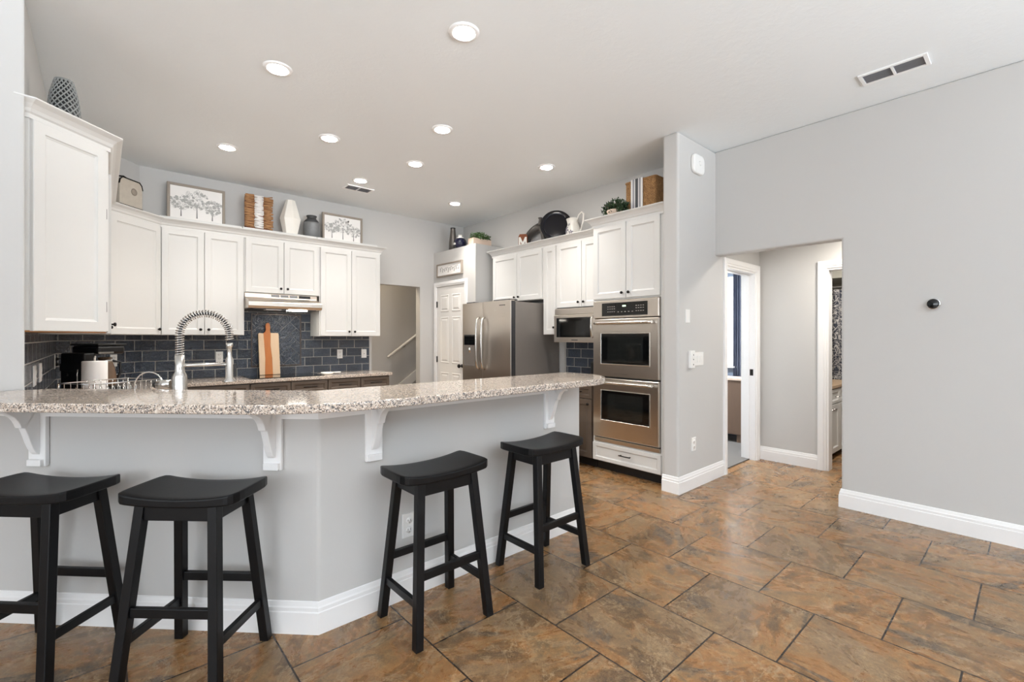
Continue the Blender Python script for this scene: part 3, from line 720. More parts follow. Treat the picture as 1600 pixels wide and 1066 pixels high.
# range hood and cooktop
t = thing('range_hood', 'stainless under-cabinet range hood with its lamp lit', 'range hood', (1.194, 5.82, 0), 0)
HW = 0.782
b = B().extr([(0.0, 1.852), (-0.012, 1.80), (-0.035, 1.795), (-0.165, 1.762), (-0.185, 1.742), (-0.188, 1.70), (-0.17, 1.672), (0.325, 1.672), (0.325, 1.852)], 'x', 0.0, HW); hb = obj('canopy', b, 'steel', t, 0.004)
b = B(); [b.box(0.27 + 0.10 * i, 0.355 + 0.10 * i, -0.0115, -0.004, 1.814, 1.842) for i in range(3)]; b.xf(Matrix.Translation((0, 0.002, 0))); obj('vent_slot', b, 'galv', t)
obj('switch_panel', B().box(0.57, 0.70, -0.0125, -0.002, 1.813, 1.843), 'black', t)
obj('filter_panel', B().box(0.05, HW - 0.05, -0.13, 0.30, 1.664, 1.671), 'darkedge', t)
obj('lamp_lens', B().box(0.42, 0.62, -0.155, -0.05, 1.655, 1.664), 'hoodlamp', t); obj('lamp_lens', B().box(0.18, 0.34, -0.155, -0.05, 1.658, 1.664), 'plastic', t, label='unlit lamp lens')
tag(obj('cooktop', B().box(1.21, 1.98, 5.57, 6.06, 0.9005, 0.908), 'blackglass', bev=0.003), 'flat black glass cooktop set on the back counter', 'cooktop')

# ------------------------------------------------------------------ doors
SIX = lambda x0, x1, z0, z1: [(x0, x1, z0, z1)]
def panel_door(name, t_name, x0, x1, z1, y, t):
    b = B().box(x0, x1, y, y + 0.036, 0.008, z1)
    wd = x1 - x0; cw = (wd - 0.11 * 2 - 0.10) / 2
    for col in (0, 1):
        a = x0 + 0.11 + col * (cw + 0.10)
        for pz0, pz1 in ((z1 - 0.36, z1 - 0.13), (0.98, z1 - 0.46), (0.22, 0.82)):
            b.ring(a, a + cw, pz0, pz1, [(-0.012, 0.0005), (0, 0.006), (0.010, 0.0015), (0.022, 0.0012), (0.040, 0.007)], y=y)
    return obj(name, b, 'door', t)
def casing(b, x0, x1, ztop, y, wdt=0.07, thick=0.018):
    """door casing on the face y (towards -y) round an opening x0..x1"""
    prof = [(0, 0), (0.004, thick * 0.55), (0.012, thick * 0.7), (0.022, thick * 0.7), (0.030, thick), (wdt - 0.008, thick), (wdt, thick * 0.8), (wdt, 0)]
    pts = [(x0, 0.0), (x0, ztop), (x1, ztop), (x1, 0.0)]; n = len(b.v); q = len(prof)
    dirs = [(-1, 0), (-1, 1), (1, 1), (1, 0)]
    for (px, pz), (dx, dz) in zip(pts, dirs):
        for o, h in prof: b.v.append((px + dx * o, y - h, pz + dz * o))
    for i in range(3):
        for a in range(q - 1): b.face([n + i * q + a, n + i * q + a + 1, n + (i + 1) * q + a + 1, n + (i + 1) * q + a])
    return b
# pantry box with its door
PX, PY0, PY1, PZ = 3.84, 5.085, 6.15, 2.64
b = B(); b.box(PX, PX + 0.1, PY0, 5.34, 0, PZ); b.box(PX, PX + 0.1, 6.06, PY1, 0, PZ); b.box(PX, PX + 0.1, 5.34, 6.06, 2.11, PZ); b.box(PX + 0.1, 4.40, PY0, PY0 + 0.1, 0, PZ); b.box(PX + 0.1, 4.40, PY0 + 0.1, PY1, PZ - 0.05, PZ)
struct('wall_pantry', b, 'wall')
t = bpy.data.objects.new('door_1', None); C.objects.link(t); t.location = (PX, 6.06, 0); t.rotation_euler = (0, 0, -PI / 2); t['kind'] = 'structure'; WM[t.name] = Matrix.Translation(Vector((PX, 6.06, 0))) @ Matrix.Rotation(-PI / 2, 4, 'Z')
panel_door('door_leaf', 'x', 0.003, 0.717, 2.105, 0.004, t)
obj('door_casing', casing(B(), 0.0, 0.72, 2.11, 0.0), 'trim', t)
for z in (1.85, 1.02, 0.2): obj('hinge', B().box(-0.004, 0.016, -0.008, 0.005, z - 0.045, z + 0.045), 'bronze', t)
b = B().lathe([(0.026, 0), (0.026, 0.006), (0.010, 0.010), (0.010, 0.035), (0.026, 0.045), (0.029, 0.058), (0.022, 0.070), (0.001, 0.073)], (0, 0, 0), 18); b.xf(Matrix.Translation((0.655, 0.004, 0.945)) @ Matrix.Rotation(PI / 2, 4, 'X')); obj('door_knob', b, 'bronze', t)
# bedroom doorway
t = bpy.data.objects.new('door_2', None); C.objects.link(t); t.location = (4.66, 2.04, 0); t['kind'] = 'structure'; WM[t.name] = Matrix.Translation(Vector((4.66, 2.04, 0)))
obj('door_casing', casing(B(), 0.0, 0.725, 2.06, 0.0, 0.078, 0.022), 'trim', t)
b = B(); b.box(0.0, 0.016, 0.0, 0.15, 0, 2.06); b.box(0.709, 0.725, 0.0, 0.15, 0, 2.06); b.box(0.016, 0.709, 0, 0.15, 2.044, 2.06); b.box(0.697, 0.709, 0.06, 0.10, 0, 2.044); b.box(0.016, 0.697, 0.06, 0.10, 2.032, 2.044); obj('door_jamb', b, 'trim', t)
obj('strike_plate', B().box(0.7065, 0.709, 0.02, 0.055, 0.93, 1.0), 'bronze', t)
# bath doorway, in the hall wall
t = bpy.data.objects.new('door_3', None); C.objects.link(t); t.location = (5.50, 1.40, 0); t.rotation_euler = (0, 0, -PI / 2); t['kind'] = 'structure'; WM[t.name] = Matrix.Translation(Vector((5.50, 1.40, 0))) @ Matrix.Rotation(-PI / 2, 4, 'Z')
obj('door_casing', casing(B(), 0.0, 0.78, 2.045, 0.0, 0.08, 0.024), 'trim', t)
b = B(); b.box(0.0, 0.014, 0.0, 0.12, 0, 2.045); b.box(0.766, 0.78, 0.0, 0.12, 0, 2.045); b.box(0.014, 0.766, 0, 0.12, 2.031, 2.045); obj('door_jamb', b, 'trim', t)

# ------------------------------------------------------------------ ceiling lights and vents
lamps = [((1.584, 2.209), 'recessed ceiling light nearest the camera, above the bar stools'), ((0.877, 3.325), 'recessed ceiling light over the sink end of the bar, left front'), ((0.886, 5.014), 'leftmost recessed ceiling light near the back-left cabinets'),
         ((1.53, 4.182), 'recessed ceiling light in the middle of the kitchen, left one of the central pair'), ((2.185, 3.364), 'recessed ceiling light in the centre of the kitchen ceiling'), ((2.413, 4.215), 'recessed ceiling light just beyond the centre one'),
         ((3.483, 3.386), 'rightmost recessed ceiling light in front of the oven tower'), ((2.202, 5.075), 'recessed ceiling light beside the small ceiling vent'), ((3.521, 5.113), 'farthest recessed ceiling light, in front of the pantry')]
for (x, y), lab in lamps:
    t = thing('recessed_light', lab, 'ceiling light', (x, y, ZC), 0, 'recessed ceiling lights')
    obj('trim_ring', B().lathe([(0.060, -0.002), (0.060, -0.006), (0.066, -0.010), (0.086, -0.007), (0.090, -0.001), (0.090, 0.0)], (0, 0, 0), 32), 'trim', t)
    obj('diffuser', B().lathe([(0.001, -0.017), (0.030, -0.0155), (0.050, -0.011), (0.060, -0.0045)], (0, 0, 0), 32), 'lamp', t)
    l = bpy.data.lights.new('downlight_beam', 'SPOT'); l.energy = SPOT; l.color = (1, 0.945, 0.88); l.spot_size = math.radians(95); l.spot_blend = 1.0; l.shadow_soft_size = 0.015
    lo = bpy.data.objects.new('downlight_beam', l); lo.location = (x, y, ZC - 0.034); C.objects.link(lo)
def vent(x0, x1, y0, y1, along, label):
    t = thing('ceiling_vent', label, 'vent', ((x0 + x1) / 2, (y0 + y1) / 2, ZC)); hx, hy = (x1 - x0) / 2, (y1 - y0) / 2; fr = 0.022
    b = B(); b.box(-hx, hx, -hy, -hy + fr, -0.010, 0); b.box(-hx, hx, hy - fr, hy, -0.010, 0); b.box(-hx, -hx + fr, -hy + fr, hy - fr, -0.010, 0); b.box(hx - fr, hx, -hy + fr, hy - fr, -0.010, 0)
    if along == 'x': b.box(-0.008, 0.008, -hy + fr, hy - fr, -0.010, 0)
    else: b.box(-hx + fr, hx - fr, -0.008, 0.008, -0.010, 0)
    obj('frame', b, 'trim', t, 0.002)
    obj('backing', B().box(-hx + fr, hx - fr, -hy + fr, hy - fr, -0.0025, -0.0005), 'greycloth', t)
    b = B(); k = 7
    for i in range(k):
        f = (i + 0.5) / k
        if along == 'x':
            yy = -hy + fr + (2 * hy - 2 * fr) * f; b.extr([(yy - 0.007, -0.009), (yy - 0.006, -0.010), (yy + 0.006, -0.004), (yy + 0.005, -0.003)], 'x', -hx + fr, hx - fr)
        else:
            xx = -hx + fr + (2 * hx - 2 * fr) * f; b.extr([(xx - 0.007, -0.009), (xx - 0.006, -0.010), (xx + 0.006, -0.004), (xx + 0.005, -0.003)], 'y', -hy + fr, hy - fr)
    obj('slats', b, 'greycloth', t)
vent(2.14, 2.467, 5.28, 5.46, 'x', 'small white ceiling vent near the back wall of the kitchen')
vent(3.853, 4.03, 0.449, 0.806, 'y', 'white ceiling vent above the right wall')

# ------------------------------------------------------------------ small wall fittings
def plate(name, label, cat, loc, rz, w_, h_, kind, group=None):
    t = thing(name, label, cat, loc, rz, group)
    obj('plate', B().ring(-w_ / 2, w_ / 2, -h_ / 2, h_ / 2, [(0, 0), (0, 0.004), (0.003, 0.0065)]), 'plastic', t)
    if kind == 'outlet':
        for z in (-0.024, 0.024):
            r = obj('receptacle', B().lathe([(0.017, 0), (0.017, 0.0020), (0.001, 0.0022)], (0, 0, 0), 16).xf(Matrix.Translation((0, -0.0065, z)) @ Matrix.Rotation(PI / 2, 4, 'X')), 'plastic', t)
            b = B(); b.box(-0.008, -0.0055, -0.0092, -0.0085, z - 0.002, z + 0.008); b.box(0.0055, 0.008, -0.0092, -0.0085, z - 0.002, z + 0.008); b.box(-0.002, 0.002, -0.0092, -0.0085, z - 0.011, z - 0.007); obj('slots', b, 'slot', r)
    elif kind == 'switch':
        obj('rocker', B().box(-0.016, 0.016, -0.0105, -0.006, -0.033, 0.033), 'plastic', t, 0.002); obj('rocker_gap', B().box(-0.004, 0.004, -0.0112, -0.0100, -0.008, 0.004), 'slot', t)
    return t
G = 'electrical outlets'
plate('wall_outlet', 'white outlet on the bar half wall, partly behind a stool leg', 'outlet', (1.203, 2.172, 0.372), 0, 0.075, 0.125, 'outlet', G)
plate('wall_outlet', 'white outlet low on the grey stub wall', 'outlet', (3.986, 2.04, 0.392), 0, 0.075, 0.12, 'outlet', G)
plate('wall_outlet', 'white outlet on the tiles seen beside the faucet spray head', 'outlet', (1.008, 6.139, 1.131), 0, 0.07, 0.118, 'outlet', G)
plate('wall_outlet', 'white outlet on the tiles right of the herringbone inset', 'outlet', (2.381, 6.139, 1.132), 0, 0.072, 0.118, 'outlet', G)
plate('wall_switch', 'white switch plate on the tiles near the right end of the backsplash', 'switch', (2.714, 6.139, 1.130), 0, 0.072, 0.118, 'switch')
ux = 0.0855; plate('wall_outlet', 'white outlet on the diagonal tiles beside the coffee carafe', 'outlet', (ux + 0.0075, 5.9355 - 0.0075, 1.127), PI / 4, 0.072, 0.118, 'outlet', G)
plate('wall_switch', 'nearest white switch plate on the dark left-wall tiles', 'switch', (-0.286, 3.806, 1.13), PI / 2, 0.115, 0.118, 'switch', 'left wall plates')
plate('wall_switch', 'second white switch plate on the dark left-wall tiles', 'switch', (-0.286, 4.15, 1.13), PI / 2, 0.115, 0.118, 'switch', 'left wall plates')
plate('wall_outlet', 'white outlet at the far end of the left-wall tiles with two black cords', 'outlet', (-0.286, 5.36, 1.15), PI / 2, 0.072, 0.118, 'outlet', G)
plate('blank_plate', 'white upright plate above the light switches on the stub wall', 'wall plate', (3.878, 2.04, 1.538), 0, 0.072, 0.118, 'blank')
t = thing('light_switch', 'wide white switch plate with a remote holder on the stub wall', 'switch', (4.05, 2.04, 1.155), 0)
obj('plate', B().ring(-0.10, 0.115, -0.060, 0.060, [(0, 0), (0, 0.004), (0.003, 0.0065)]), 'plastic', t)
for i in range(4): obj('rocker', B().box(-0.052 + 0.043 * i, -0.026 + 0.043 * i, -0.0105, -0.006, -0.03, 0.03), 'plastic', t, 0.002)
obj('remote_holder', B().box(-0.160, -0.082, -0.028, 0, -0.078, 0.078), 'plastic', t, 0.006)
b = B(); [b.lathe([(0.007, 0), (0.001, 0.001)], (0, 0, 0), 10).xf(Matrix.Translation((-0.116, -0.0285, z)) @ Matrix.Rotation(PI / 2, 4, 'X'), len(b.v) - 20) for z in (-0.045, 0.0, 0.04)]; obj('remote_buttons', b, 'slot', t)
t = thing('alarm_sensor', 'white rounded alarm sensor high on the stub wall near the ceiling', 'sensor', (4.035, 2.04, 2.91), 0)
def rrect(w_, h_, r, n=5):
    o = []
    for cx_, cz_, a in ((w_ / 2 - r, h_ / 2 - r, 0), (-w_ / 2 + r, h_ / 2 - r, 90), (-w_ / 2 + r, -h_ / 2 + r, 180), (w_ / 2 - r, -h_ / 2 + r, 270)): o += arc(cx_, cz_, r, a, a + 90, n)
    return o
obj('housing', B().extr(rrect(0.20, 0.17, 0.05), 'y', -0.035, 0), 'plastic', t, 0.012); obj('lens', B().lathe([(0.02, 0), (0.015, 0.004), (0.001, 0.005)], (0, 0, 0), 16).xf(Matrix.Translation((0.01, -0.035, 0.01)) @ Matrix.Rotation(PI / 2, 4, 'X')), 'plastic', t)
t = thing('round_thermostat', 'round chrome and black thermostat on the right wall', 'thermostat', (4.42, 0.48, 1.588), -PI / 2)
RX = Matrix.Rotation(PI / 2, 4, 'X')
obj('ring', B().lathe([(0.040, 0), (0.041, 0.020), (0.038, 0.028), (0.034, 0.030)], (0, 0, 0), 32).xf(RX), 'chrome', t); obj('display', B().lathe([(0.034, 0.0301), (0.026, 0.0325), (0.001, 0.034)], (0, 0, 0), 32).xf(RX), 'blackglass', t)

# ------------------------------------------------------------------ bar stools
STOOL_LABELS = ['black saddle-seat bar stool at the far left, cut by the picture edge', 'black saddle-seat bar stool in front of the diagonal bar leg, second from left', 'black saddle-seat bar stool hiding part of the bar outlet', 'black saddle-seat bar stool nearest the oven tower']
st = thing('bar_stool', STOOL_LABELS[2], 'stool', (0, 0, 0), 0, 'black bar stools')
b = B(); nx, ny, L_, D_ = 24, 8, 0.478, 0.262
def seat_pt(i, j, topside):
    u_, v_ = -1 + 2 * i / nx, -1 + 2 * j / ny
    sq = 1 - 0.10 * (max(0, abs(u_) - 0.86) / 0.14) ** 2.2
    z = 0.724 + 0.022 * abs(u_) ** 2.2 if topside else 0.690 + 0.014 * abs(u_) ** 2.5
    return (u_ * L_ / 2 - math.copysign(0.010 * abs(v_) ** 6 * abs(u_) ** 8, u_), v_ * sq * D_ / 2, z)
idx = {}
for side in (1, 0):
    for i in range(nx + 1):
        for j in range(ny + 1): idx[side, i, j] = len(b.v); b.v.append(seat_pt(i, j, side))
for i in range(nx):
    for j in range(ny):
        b.face([idx[1, i, j], idx[1, i + 1, j], idx[1, i + 1, j + 1], idx[1, i, j + 1]], True); b.face([idx[0, i, j], idx[0, i, j + 1], idx[0, i + 1, j + 1], idx[0, i + 1, j]], True)
rim = [(i, 0) for i in range(nx)] + [(nx, j) for j in range(ny)] + [(i, ny) for i in range(nx, 0, -1)] + [(0, j) for j in range(ny, 0, -1)]
for (i, j), (i2, j2) in zip(rim, rim[1:] + rim[:1]): b.face([idx[0, i, j], idx[0, i2, j2], idx[1, i2, j2], idx[1, i, j]])
seat = obj('seat', b, 'blackwood', st, 0.007, seg=3)
def legpt(sx_, sy_, z):
    f = z / 0.70; return (sx_ * (0.195 - 0.050 * f), sy_ * (0.168 - 0.068 * f), z)
for sx_ in (-1, 1):
    for sy_ in (-1, 1): obj('leg', B().bar(legpt(sx_, sy_, 0.0), legpt(sx_, sy_, 0.70), 0.038, 0.038), 'blackwood', st, 0.003)
for sy_ in (-1, 1):
    p, q = legpt(-1, sy_, 0.665), legpt(1, sy_, 0.665); obj('apron_rail', B().box(p[0], q[0], p[1] - 0.010, p[1] + 0.010, 0.635, 0.695), 'blackwood', st, 0.002)
    p, q = legpt(-1, sy_, 0.295), legpt(1, sy_, 0.295); obj('stretcher', B().box(p[0], q[0], p[1] - 0.010, p[1] + 0.010, 0.275, 0.313), 'blackwood', st, 0.003)
for sx_ in (-1, 1):
    p, q = legpt(sx_, -1, 0.665), legpt(sx_, 1, 0.665); obj('apron_rail', B().box(p[0] - 0.010, p[0] + 0.010, p[1], q[1], 0.635, 0.695), 'blackwood', st, 0.002)
    p, q = legpt(sx_, -1, 0.18), legpt(sx_, 1, 0.18); obj('stretcher', B().box(p[0] - 0.010, p[0] + 0.010, p[1], q[1], 0.162, 0.198), 'blackwood', st, 0.003)
st.location = (1.218, 1.935, 0)
dup(st, (1.968, 1.945, 0), 0, STOOL_LABELS[3]); dup(st, (0.298, 2.300, 0), math.radians(-43.5), STOOL_LABELS[1]); dup(st, (-0.180, 2.775, 0), -PI / 4, STOOL_LABELS[0])

# ------------------------------------------------------------------ sink area
t = thing('kitchen_faucet', 'tall brushed spring-neck kitchen faucet rising behind the bar top', 'faucet', (0.307, 2.943, 0.90), 0)
obj('body', B().lathe([(0.036, 0), (0.036, 0.012), (0.0335, 0.016), (0.0335, 0.245), (0.030, 0.258), (0.023, 0.272), (0.0215, 0.29), (0.0215, 0.36)], (0, 0, 0), 24), 'nickel', t)
Rr, zc = 0.112, 0.466
path = [(0, 0, 0.36 + (zc - 0.36) * i / 6) for i in range(6)] + [(Rr - Rr * math.cos(PI * i / 18), 0, zc + Rr * math.sin(PI * i / 18)) for i in range(19)] + [(2 * Rr, 0, zc - 0.03)]
obj('inner_hose', B().tube(path, 0.008, 8), 'darkedge', t)
# spring coil along the path
pv = [Vector(p) for p in path]; seglen = [0]
for a, c_ in zip(pv, pv[1:]): seglen.append(seglen[-1] + (c_ - a).length)
tot = seglen[-1]; turns = 40; coil = []; N_ = turns * 10
for i in range(N_ + 1):
    s_ = tot * i / N_; k = max(j for j in range(len(seglen)) if seglen[j] <= s_ + 1e-9); k = min(k, len(pv) - 2)
    f = (s_ - seglen[k]) / (seglen[k + 1] - seglen[k]); p = pv[k].lerp(pv[k + 1], f); tg = (pv[k + 1] - pv[k]).normalized(); n1 = Vector((0, 1, 0)); n2 = tg.cross(n1); a = 2 * PI * turns * i / N_
    coil.append(p + (n1 * math.cos(a) + n2 * math.sin(a)) * 0.0185)
obj('spring', B().tube(coil, 0.0030, 5), 'nickel', t)
obj('support_arm', B().tube([(0.0, 0, 0.305), (2 * Rr, 0, 0.305)], 0.009, 10), 'nickel', t)
obj('spray_head', B().lathe([(0.034, 0.205), (0.034, 0.212), (0.020, 0.225), (0.0195, 0.33), (0.012, 0.345), (0.012, 0.395), (0.017, 0.40), (0.017, 0.42)], (2 * Rr, 0, 0), 20), 'nickel', t)
obj('spray_trigger', B().box(2 * Rr + 0.018, 2 * Rr + 0.032, -0.007, 0.007, 0.235, 0.305), 'black', t, 0.003)
b = B().tube([(-0.03, 0.04, 0.205), (-0.083, 0.083, 0.205)], 0.024, 16); hd = obj('handle', b, 'nickel', t)
obj('handle_cap', B().tube([(-0.083, 0.083, 0.205), (-0.094, 0.094, 0.205)], 0.019, 16), 'black', hd)
lp = [(-0.088 - 0.030 + 0.075 * math.cos(2 * PI * i / 28) * 0.75, 0.088 + 0.030 - 0.075 * math.cos(2 * PI * i / 28) * 0.75, 0.195 + 0.075 * math.sin(2 * PI * i / 28)) for i in range(28)]
obj('lever_loop', B().tube(lp, 0.0035, 8, closed=True), 'chrome', hd)

# dish rack
t = thing('dish_rack', 'chrome wire dish drying rack on the left counter', 'dish rack', (0.055, 3.86, 0.90), math.radians(35))
A_, Dd, zt = 0.20, 0.14, 0.175
obj('top_rail', B().tube([(-A_, -Dd, zt), (A_, -Dd, zt), (A_, Dd, zt), (-A_, Dd, zt)], 0.004, 6, closed=True), 'chrome', t)
obj('base_rail', B().tube([(-A_, -Dd, 0.03), (A_, -Dd, 0.03), (A_, Dd, 0.03), (-A_, Dd, 0.03)], 0.004, 6, closed=True), 'chrome', t)
for sx_ in (-1, 1):
    for sy_ in (-1, 1): obj('foot', B().tube([(sx_ * A_, sy_ * Dd, zt), (sx_ * A_, sy_ * Dd, 0.001)], 0.005, 6), 'chrome', t)
b = B()
for i in range(11):
    xx = -A_ + 0.03 + i * 0.034; b.tube([(xx, -Dd, zt), (xx, -Dd, 0.03), (xx, Dd, 0.03), (xx, Dd, zt)], 0.0022, 5); b.tube([(xx, 0.03, 0.03), (xx, 0.03, 0.13), (xx, 0.05, 0.15)], 0.0022, 5)
obj('wire_bars', b, 'chrome', t)
# paper towel
t = thing('paper_towel_roll', 'white paper towel roll on its stand in front of the coffee maker', 'paper towel', (-0.03, 4.28, 0.90))
obj('roll', B().lathe([(0.02, 0.012), (0.066, 0.012), (0.068, 0.016), (0.068, 0.284), (0.066, 0.288), (0.02, 0.288)], (0, 0, 0), 28), 'paper', t); obj('holder_base', B().lathe([(0.08, 0), (0.08, 0.008), (0.06, 0.012)], (0, 0, 0), 24), 'nickel', t); obj('holder_rod', B().lathe([(0.006, 0.01), (0.006, 0.31), (0.011, 0.315), (0.001, 0.325)], (0, 0, 0), 12), 'nickel', t)
obj('tension_arm', B().tube([(-0.085, -0.01, 0.004), (-0.088, -0.01, 0.2), (-0.085, -0.01, 0.235)], 0.004, 6), 'nickel', t)
# coffee maker
t = thing('coffee_maker', 'black drip coffee maker with glass carafe in the back left corner', 'coffee maker', (-0.035, 5.02, 0.90), math.radians(42))
obj('base', B().box(-0.17, 0.17, -0.12, 0.12, 0, 0.045), 'black', t, 0.01); obj('water_tank', B().box(-0.17, -0.075, -0.10, 0.11, 0.045, 0.33), 'black', t, 0.012)
obj('tank_collar', B().box(-0.173, -0.072, -0.104, 0.113, 0.19, 0.25), 'charcoal', t, 0.006); obj('brew_head', B().box(-0.08, 0.15, -0.12, 0.12, 0.315, 0.385), 'black', t, 0.02); obj('head_lid', B().box(-0.085, 0.155, -0.125, 0.125, 0.386, 0.40), 'charcoal', t, 0.004)
obj('chrome_band', B().box(-0.079, 0.045, -0.123, -0.119, 0.322, 0.336), 'chrome', t); cf = obj('carafe', B().lathe([(0.05, 0.047), (0.068, 0.06), (0.074, 0.12), (0.062, 0.20), (0.045, 0.255), (0.048, 0.285), (0.03, 0.29)], (0.085, 0, 0), 24), 'carafe', t)
obj('carafe_band', B().lathe([(0.047, 0.245), (0.050, 0.25), (0.050, 0.266), (0.047, 0.27)], (0.085, 0, 0), 24), 'chrome', cf); obj('carafe_handle', B().tube([(0.13, -0.02, 0.255), (0.185, -0.03, 0.245), (0.19, -0.03, 0.16), (0.155, -0.025, 0.09)], 0.010, 8), 'black', cf)
for k, (z0, dz, lab) in enumerate(((1.172, 0.0, 'upper black power cord from the left-wall outlet to the coffee maker'), (1.128, -0.05, 'lower black power cord drooping from the left-wall outlet'))):
    p0, p3 = Vector((-0.272, 5.36, z0)), Vector((-0.190, 4.925, 1.06)) if k == 0 else Vector((-0.192, 4.925, 0.925))
    p1, p2 = p0 + Vector((0.10, -0.05, 0.015)), (p3 + Vector((-0.02, 0.12, 0.08)) if k == 0 else p3 + Vector((-0.01, 0.24, 0.14)))
    pts = [p0 * (1 - f) ** 3 + p1 * 3 * f * (1 - f) ** 2 + p2 * 3 * f * f * (1 - f) + p3 * f ** 3 for f in [i / 16 for i in range(17)]]
    o = thing('power_cord', lab, 'cord', tuple(p0)); obj('plug', B().box(-0.287 + 0.006, -0.262, 5.348, 5.372, z0 - 0.012, z0 + 0.012), 'rubber', o, 0.003, world=True); obj('cable', B().tube(pts, 0.005, 6), 'rubber', o, world=True)
# cutting board, leaning
t = thing('cutting_board', 'striped wooden cutting board with handle leaning on the tiles', 'cutting board', (1.505, 6.03, 0.909))
tilt = Matrix.Rotation(math.radians(-8.5), 4, 'X')
def slab(poly): return B().extr(poly, 'y', -0.011, 0.011).xf(tilt)
w2 = 0.112
obj('pale_strip', slab([(-w2, 0.0), (-w2, 0.49), (-w2 + 0.012, 0.50), (-0.055, 0.495), (-0.05, 0.35), (-0.045, 0.2), (-0.055, 0.0)]), 'maple', t, 0.003, label='pale left strip')
obj('pale_strip', slab([(0.03, 0.0), (0.028, 0.2), (0.016, 0.35), (0.022, 0.50), (w2 - 0.012, 0.50), (w2, 0.49), (w2, 0.0)]), 'maple', t, 0.003, label='pale right strip')
cen = [(-0.0545, 0.0), (-0.0445, 0.2), (-0.0495, 0.35), (-0.0545, 0.497), (-0.036, 0.515), (-0.026, 0.54), (-0.030, 0.57), (-0.027, 0.60), (-0.012, 0.62), (0.006, 0.625), (0.02, 0.60), (0.022, 0.565), (0.018, 0.53), (0.0215, 0.50), (0.0155, 0.35), (0.0275, 0.2), (0.0295, 0.0)]
obj('centre_strip', slab(cen), 'cherry', t, 0.003, label='orange-brown centre strip with the handle')
# white spoon rest / gadget
t = thing('spoon_rest', 'small white spoon rest on the counter right of the cutting board', 'spoon rest', (2.06, 5.70, 0.90), 0)
obj('dish', B().lathe([(0.03, 0), (0.06, 0.006), (0.075, 0.03), (0.07, 0.03), (0.05, 0.012), (0.001, 0.010)], (0, 0, 0), 24), 'ceramic', t); obj('grip', B().box(0.06, 0.16, -0.02, 0.02, 0.018, 0.03), 'ceramic', t, 0.006)
# toaster
t = thing('toaster', 'black toaster on the counter tucked beside the oven tower', 'toaster', (4.18, 3.17, 0.90), -PI / 2)
obj('body', B().box(-0.14, 0.13, -0.085, 0.085, 0.015, 0.185), 'black', t, 0.025, seg=4); b = B(); b.box(-0.09, 0.08, -0.04, -0.012, 0.1845, 0.187); b.box(-0.09, 0.08, 0.012, 0.04, 0.1845, 0.187); obj('slots', b, 'darkedge', t)
obj('lever', B().box(-0.165, -0.14, -0.015, 0.015, 0.10, 0.115), 'chrome', t, 0.003); b = B(); [b.lathe([(0.01, 0), (0.012, 0.016)], (sx_ * 0.1, sy_ * 0.055, 0), 10) for sx_ in (-1, 1) for sy_ in (-1, 1)]; obj('feet', b, 'rubber', t)
obj('side_band', B().box(-0.1405, 0.1305, -0.0865, 0.0865, 0.03, 0.045), 'chrome', t)
# waste bin
t = thing('waste_bin', 'beige waste bin standing past the end of the bar', 'bin', (3.555, 3.30, 0.0))
obj('bucket', B().prism(rrect(0.26, 0.30, 0.04), 0.0, 0.41), 'beigebin', t); obj('lid', B().prism(rrect(0.275, 0.315, 0.045), 0.411, 0.455), 'beigebin', t, 0.012, seg=3)

# ------------------------------------------------------------------ decor on top of the cabinets
SZ = 2.4805     # cabinet tops
def framed(label, xc, wd, hg, rz=0, loc=None, seed=1):
    t = thing('framed_tree_print', label, 'picture', loc, rz, 'framed tree prints'); random.seed(seed)
    obj('frame', B().ring(-wd / 2, wd / 2, 0, hg, [(0, -0.02), (0, 0.012), (0.002, 0.014), (0.024, 0.014), (0.027, 0.004)], fill=False), 'frame', t)
    obj('print_paper', B().box(-wd / 2 + 0.02, wd / 2 - 0.02, -0.004, 0.015, 0.02, hg - 0.02), 'paper', t)
    b = B(); b2 = B()
    for cx_, cz_, rx, rz_ in ((-0.135, 0.50, 0.10, 0.16), (0.0, 0.62, 0.115, 0.22), (0.135, 0.46, 0.10, 0.17)):
        for i in range(95):
            a, r_ = random.uniform(0, 2 * PI), math.sqrt(random.random()); px, pz = wd / 0.5 * (cx_ + rx * r_ * math.cos(a)), hg * (cz_ + rz_ * r_ * math.sin(a) * 1.15); rad = random.uniform(0.007, 0.016)
            n = len(b.v); k = 9
            pts = []
            for q in range(k):
                an = 2 * PI * q / k; rq = rad * random.uniform(0.75, 1.1); pts.append((px + rq * math.cos(an), pz + rq * math.sin(an), rq, an))
            yo = -0.0052 - random.random() * 0.0006
            for x_, z_, rq, an in pts: b.v.append((x_, yo, z_)); b.v.append((x_ - 0.0026 * math.cos(an), yo, z_ - 0.0026 * math.sin(an)))
            for q in range(k): q2 = (q + 1) % k; b.face([n + 2 * q, n + 2 * q2, n + 2 * q2 + 1, n + 2 * q + 1])
            if i % 3 == 0: b.face([n + 2 * q + 1 for q in range(k)])
        zb, zt_ = hg * 0.09 + 0.01 - cx_ * 0.03, hg * (cz_ - 0.05); xx = wd / 0.5 * cx_
        b2.extr([(xx - 0.006, zb), (xx + 0.006, zb), (xx + 0.003, zt_ * 0.7), (xx + 0.012, zt_), (xx, zt_ * 0.8), (xx - 0.012, zt_), (xx - 0.003, zt_ * 0.7)], 'y', -0.0052, -0.0045)
    obj('tree_crowns', b, 'ink', t); obj('tree_trunks', b2, 'inkdark', t)
framed('framed tree print nearest the corner, left of the driftwood vase', 0, 0.525, 0.395, 0, (0.783, 6.045, 2.615 - 0.005), 4)
framed('framed tree print right of the grey milk can', 0, 0.53, 0.36, 0, (2.384, 6.045, 2.600 - 0.005), 9)
LZ = 2.5950
bpy.data.objects['framed_tree_print'].location.z = LZ; bpy.data.objects['framed_tree_print.001'].location.z = LZ
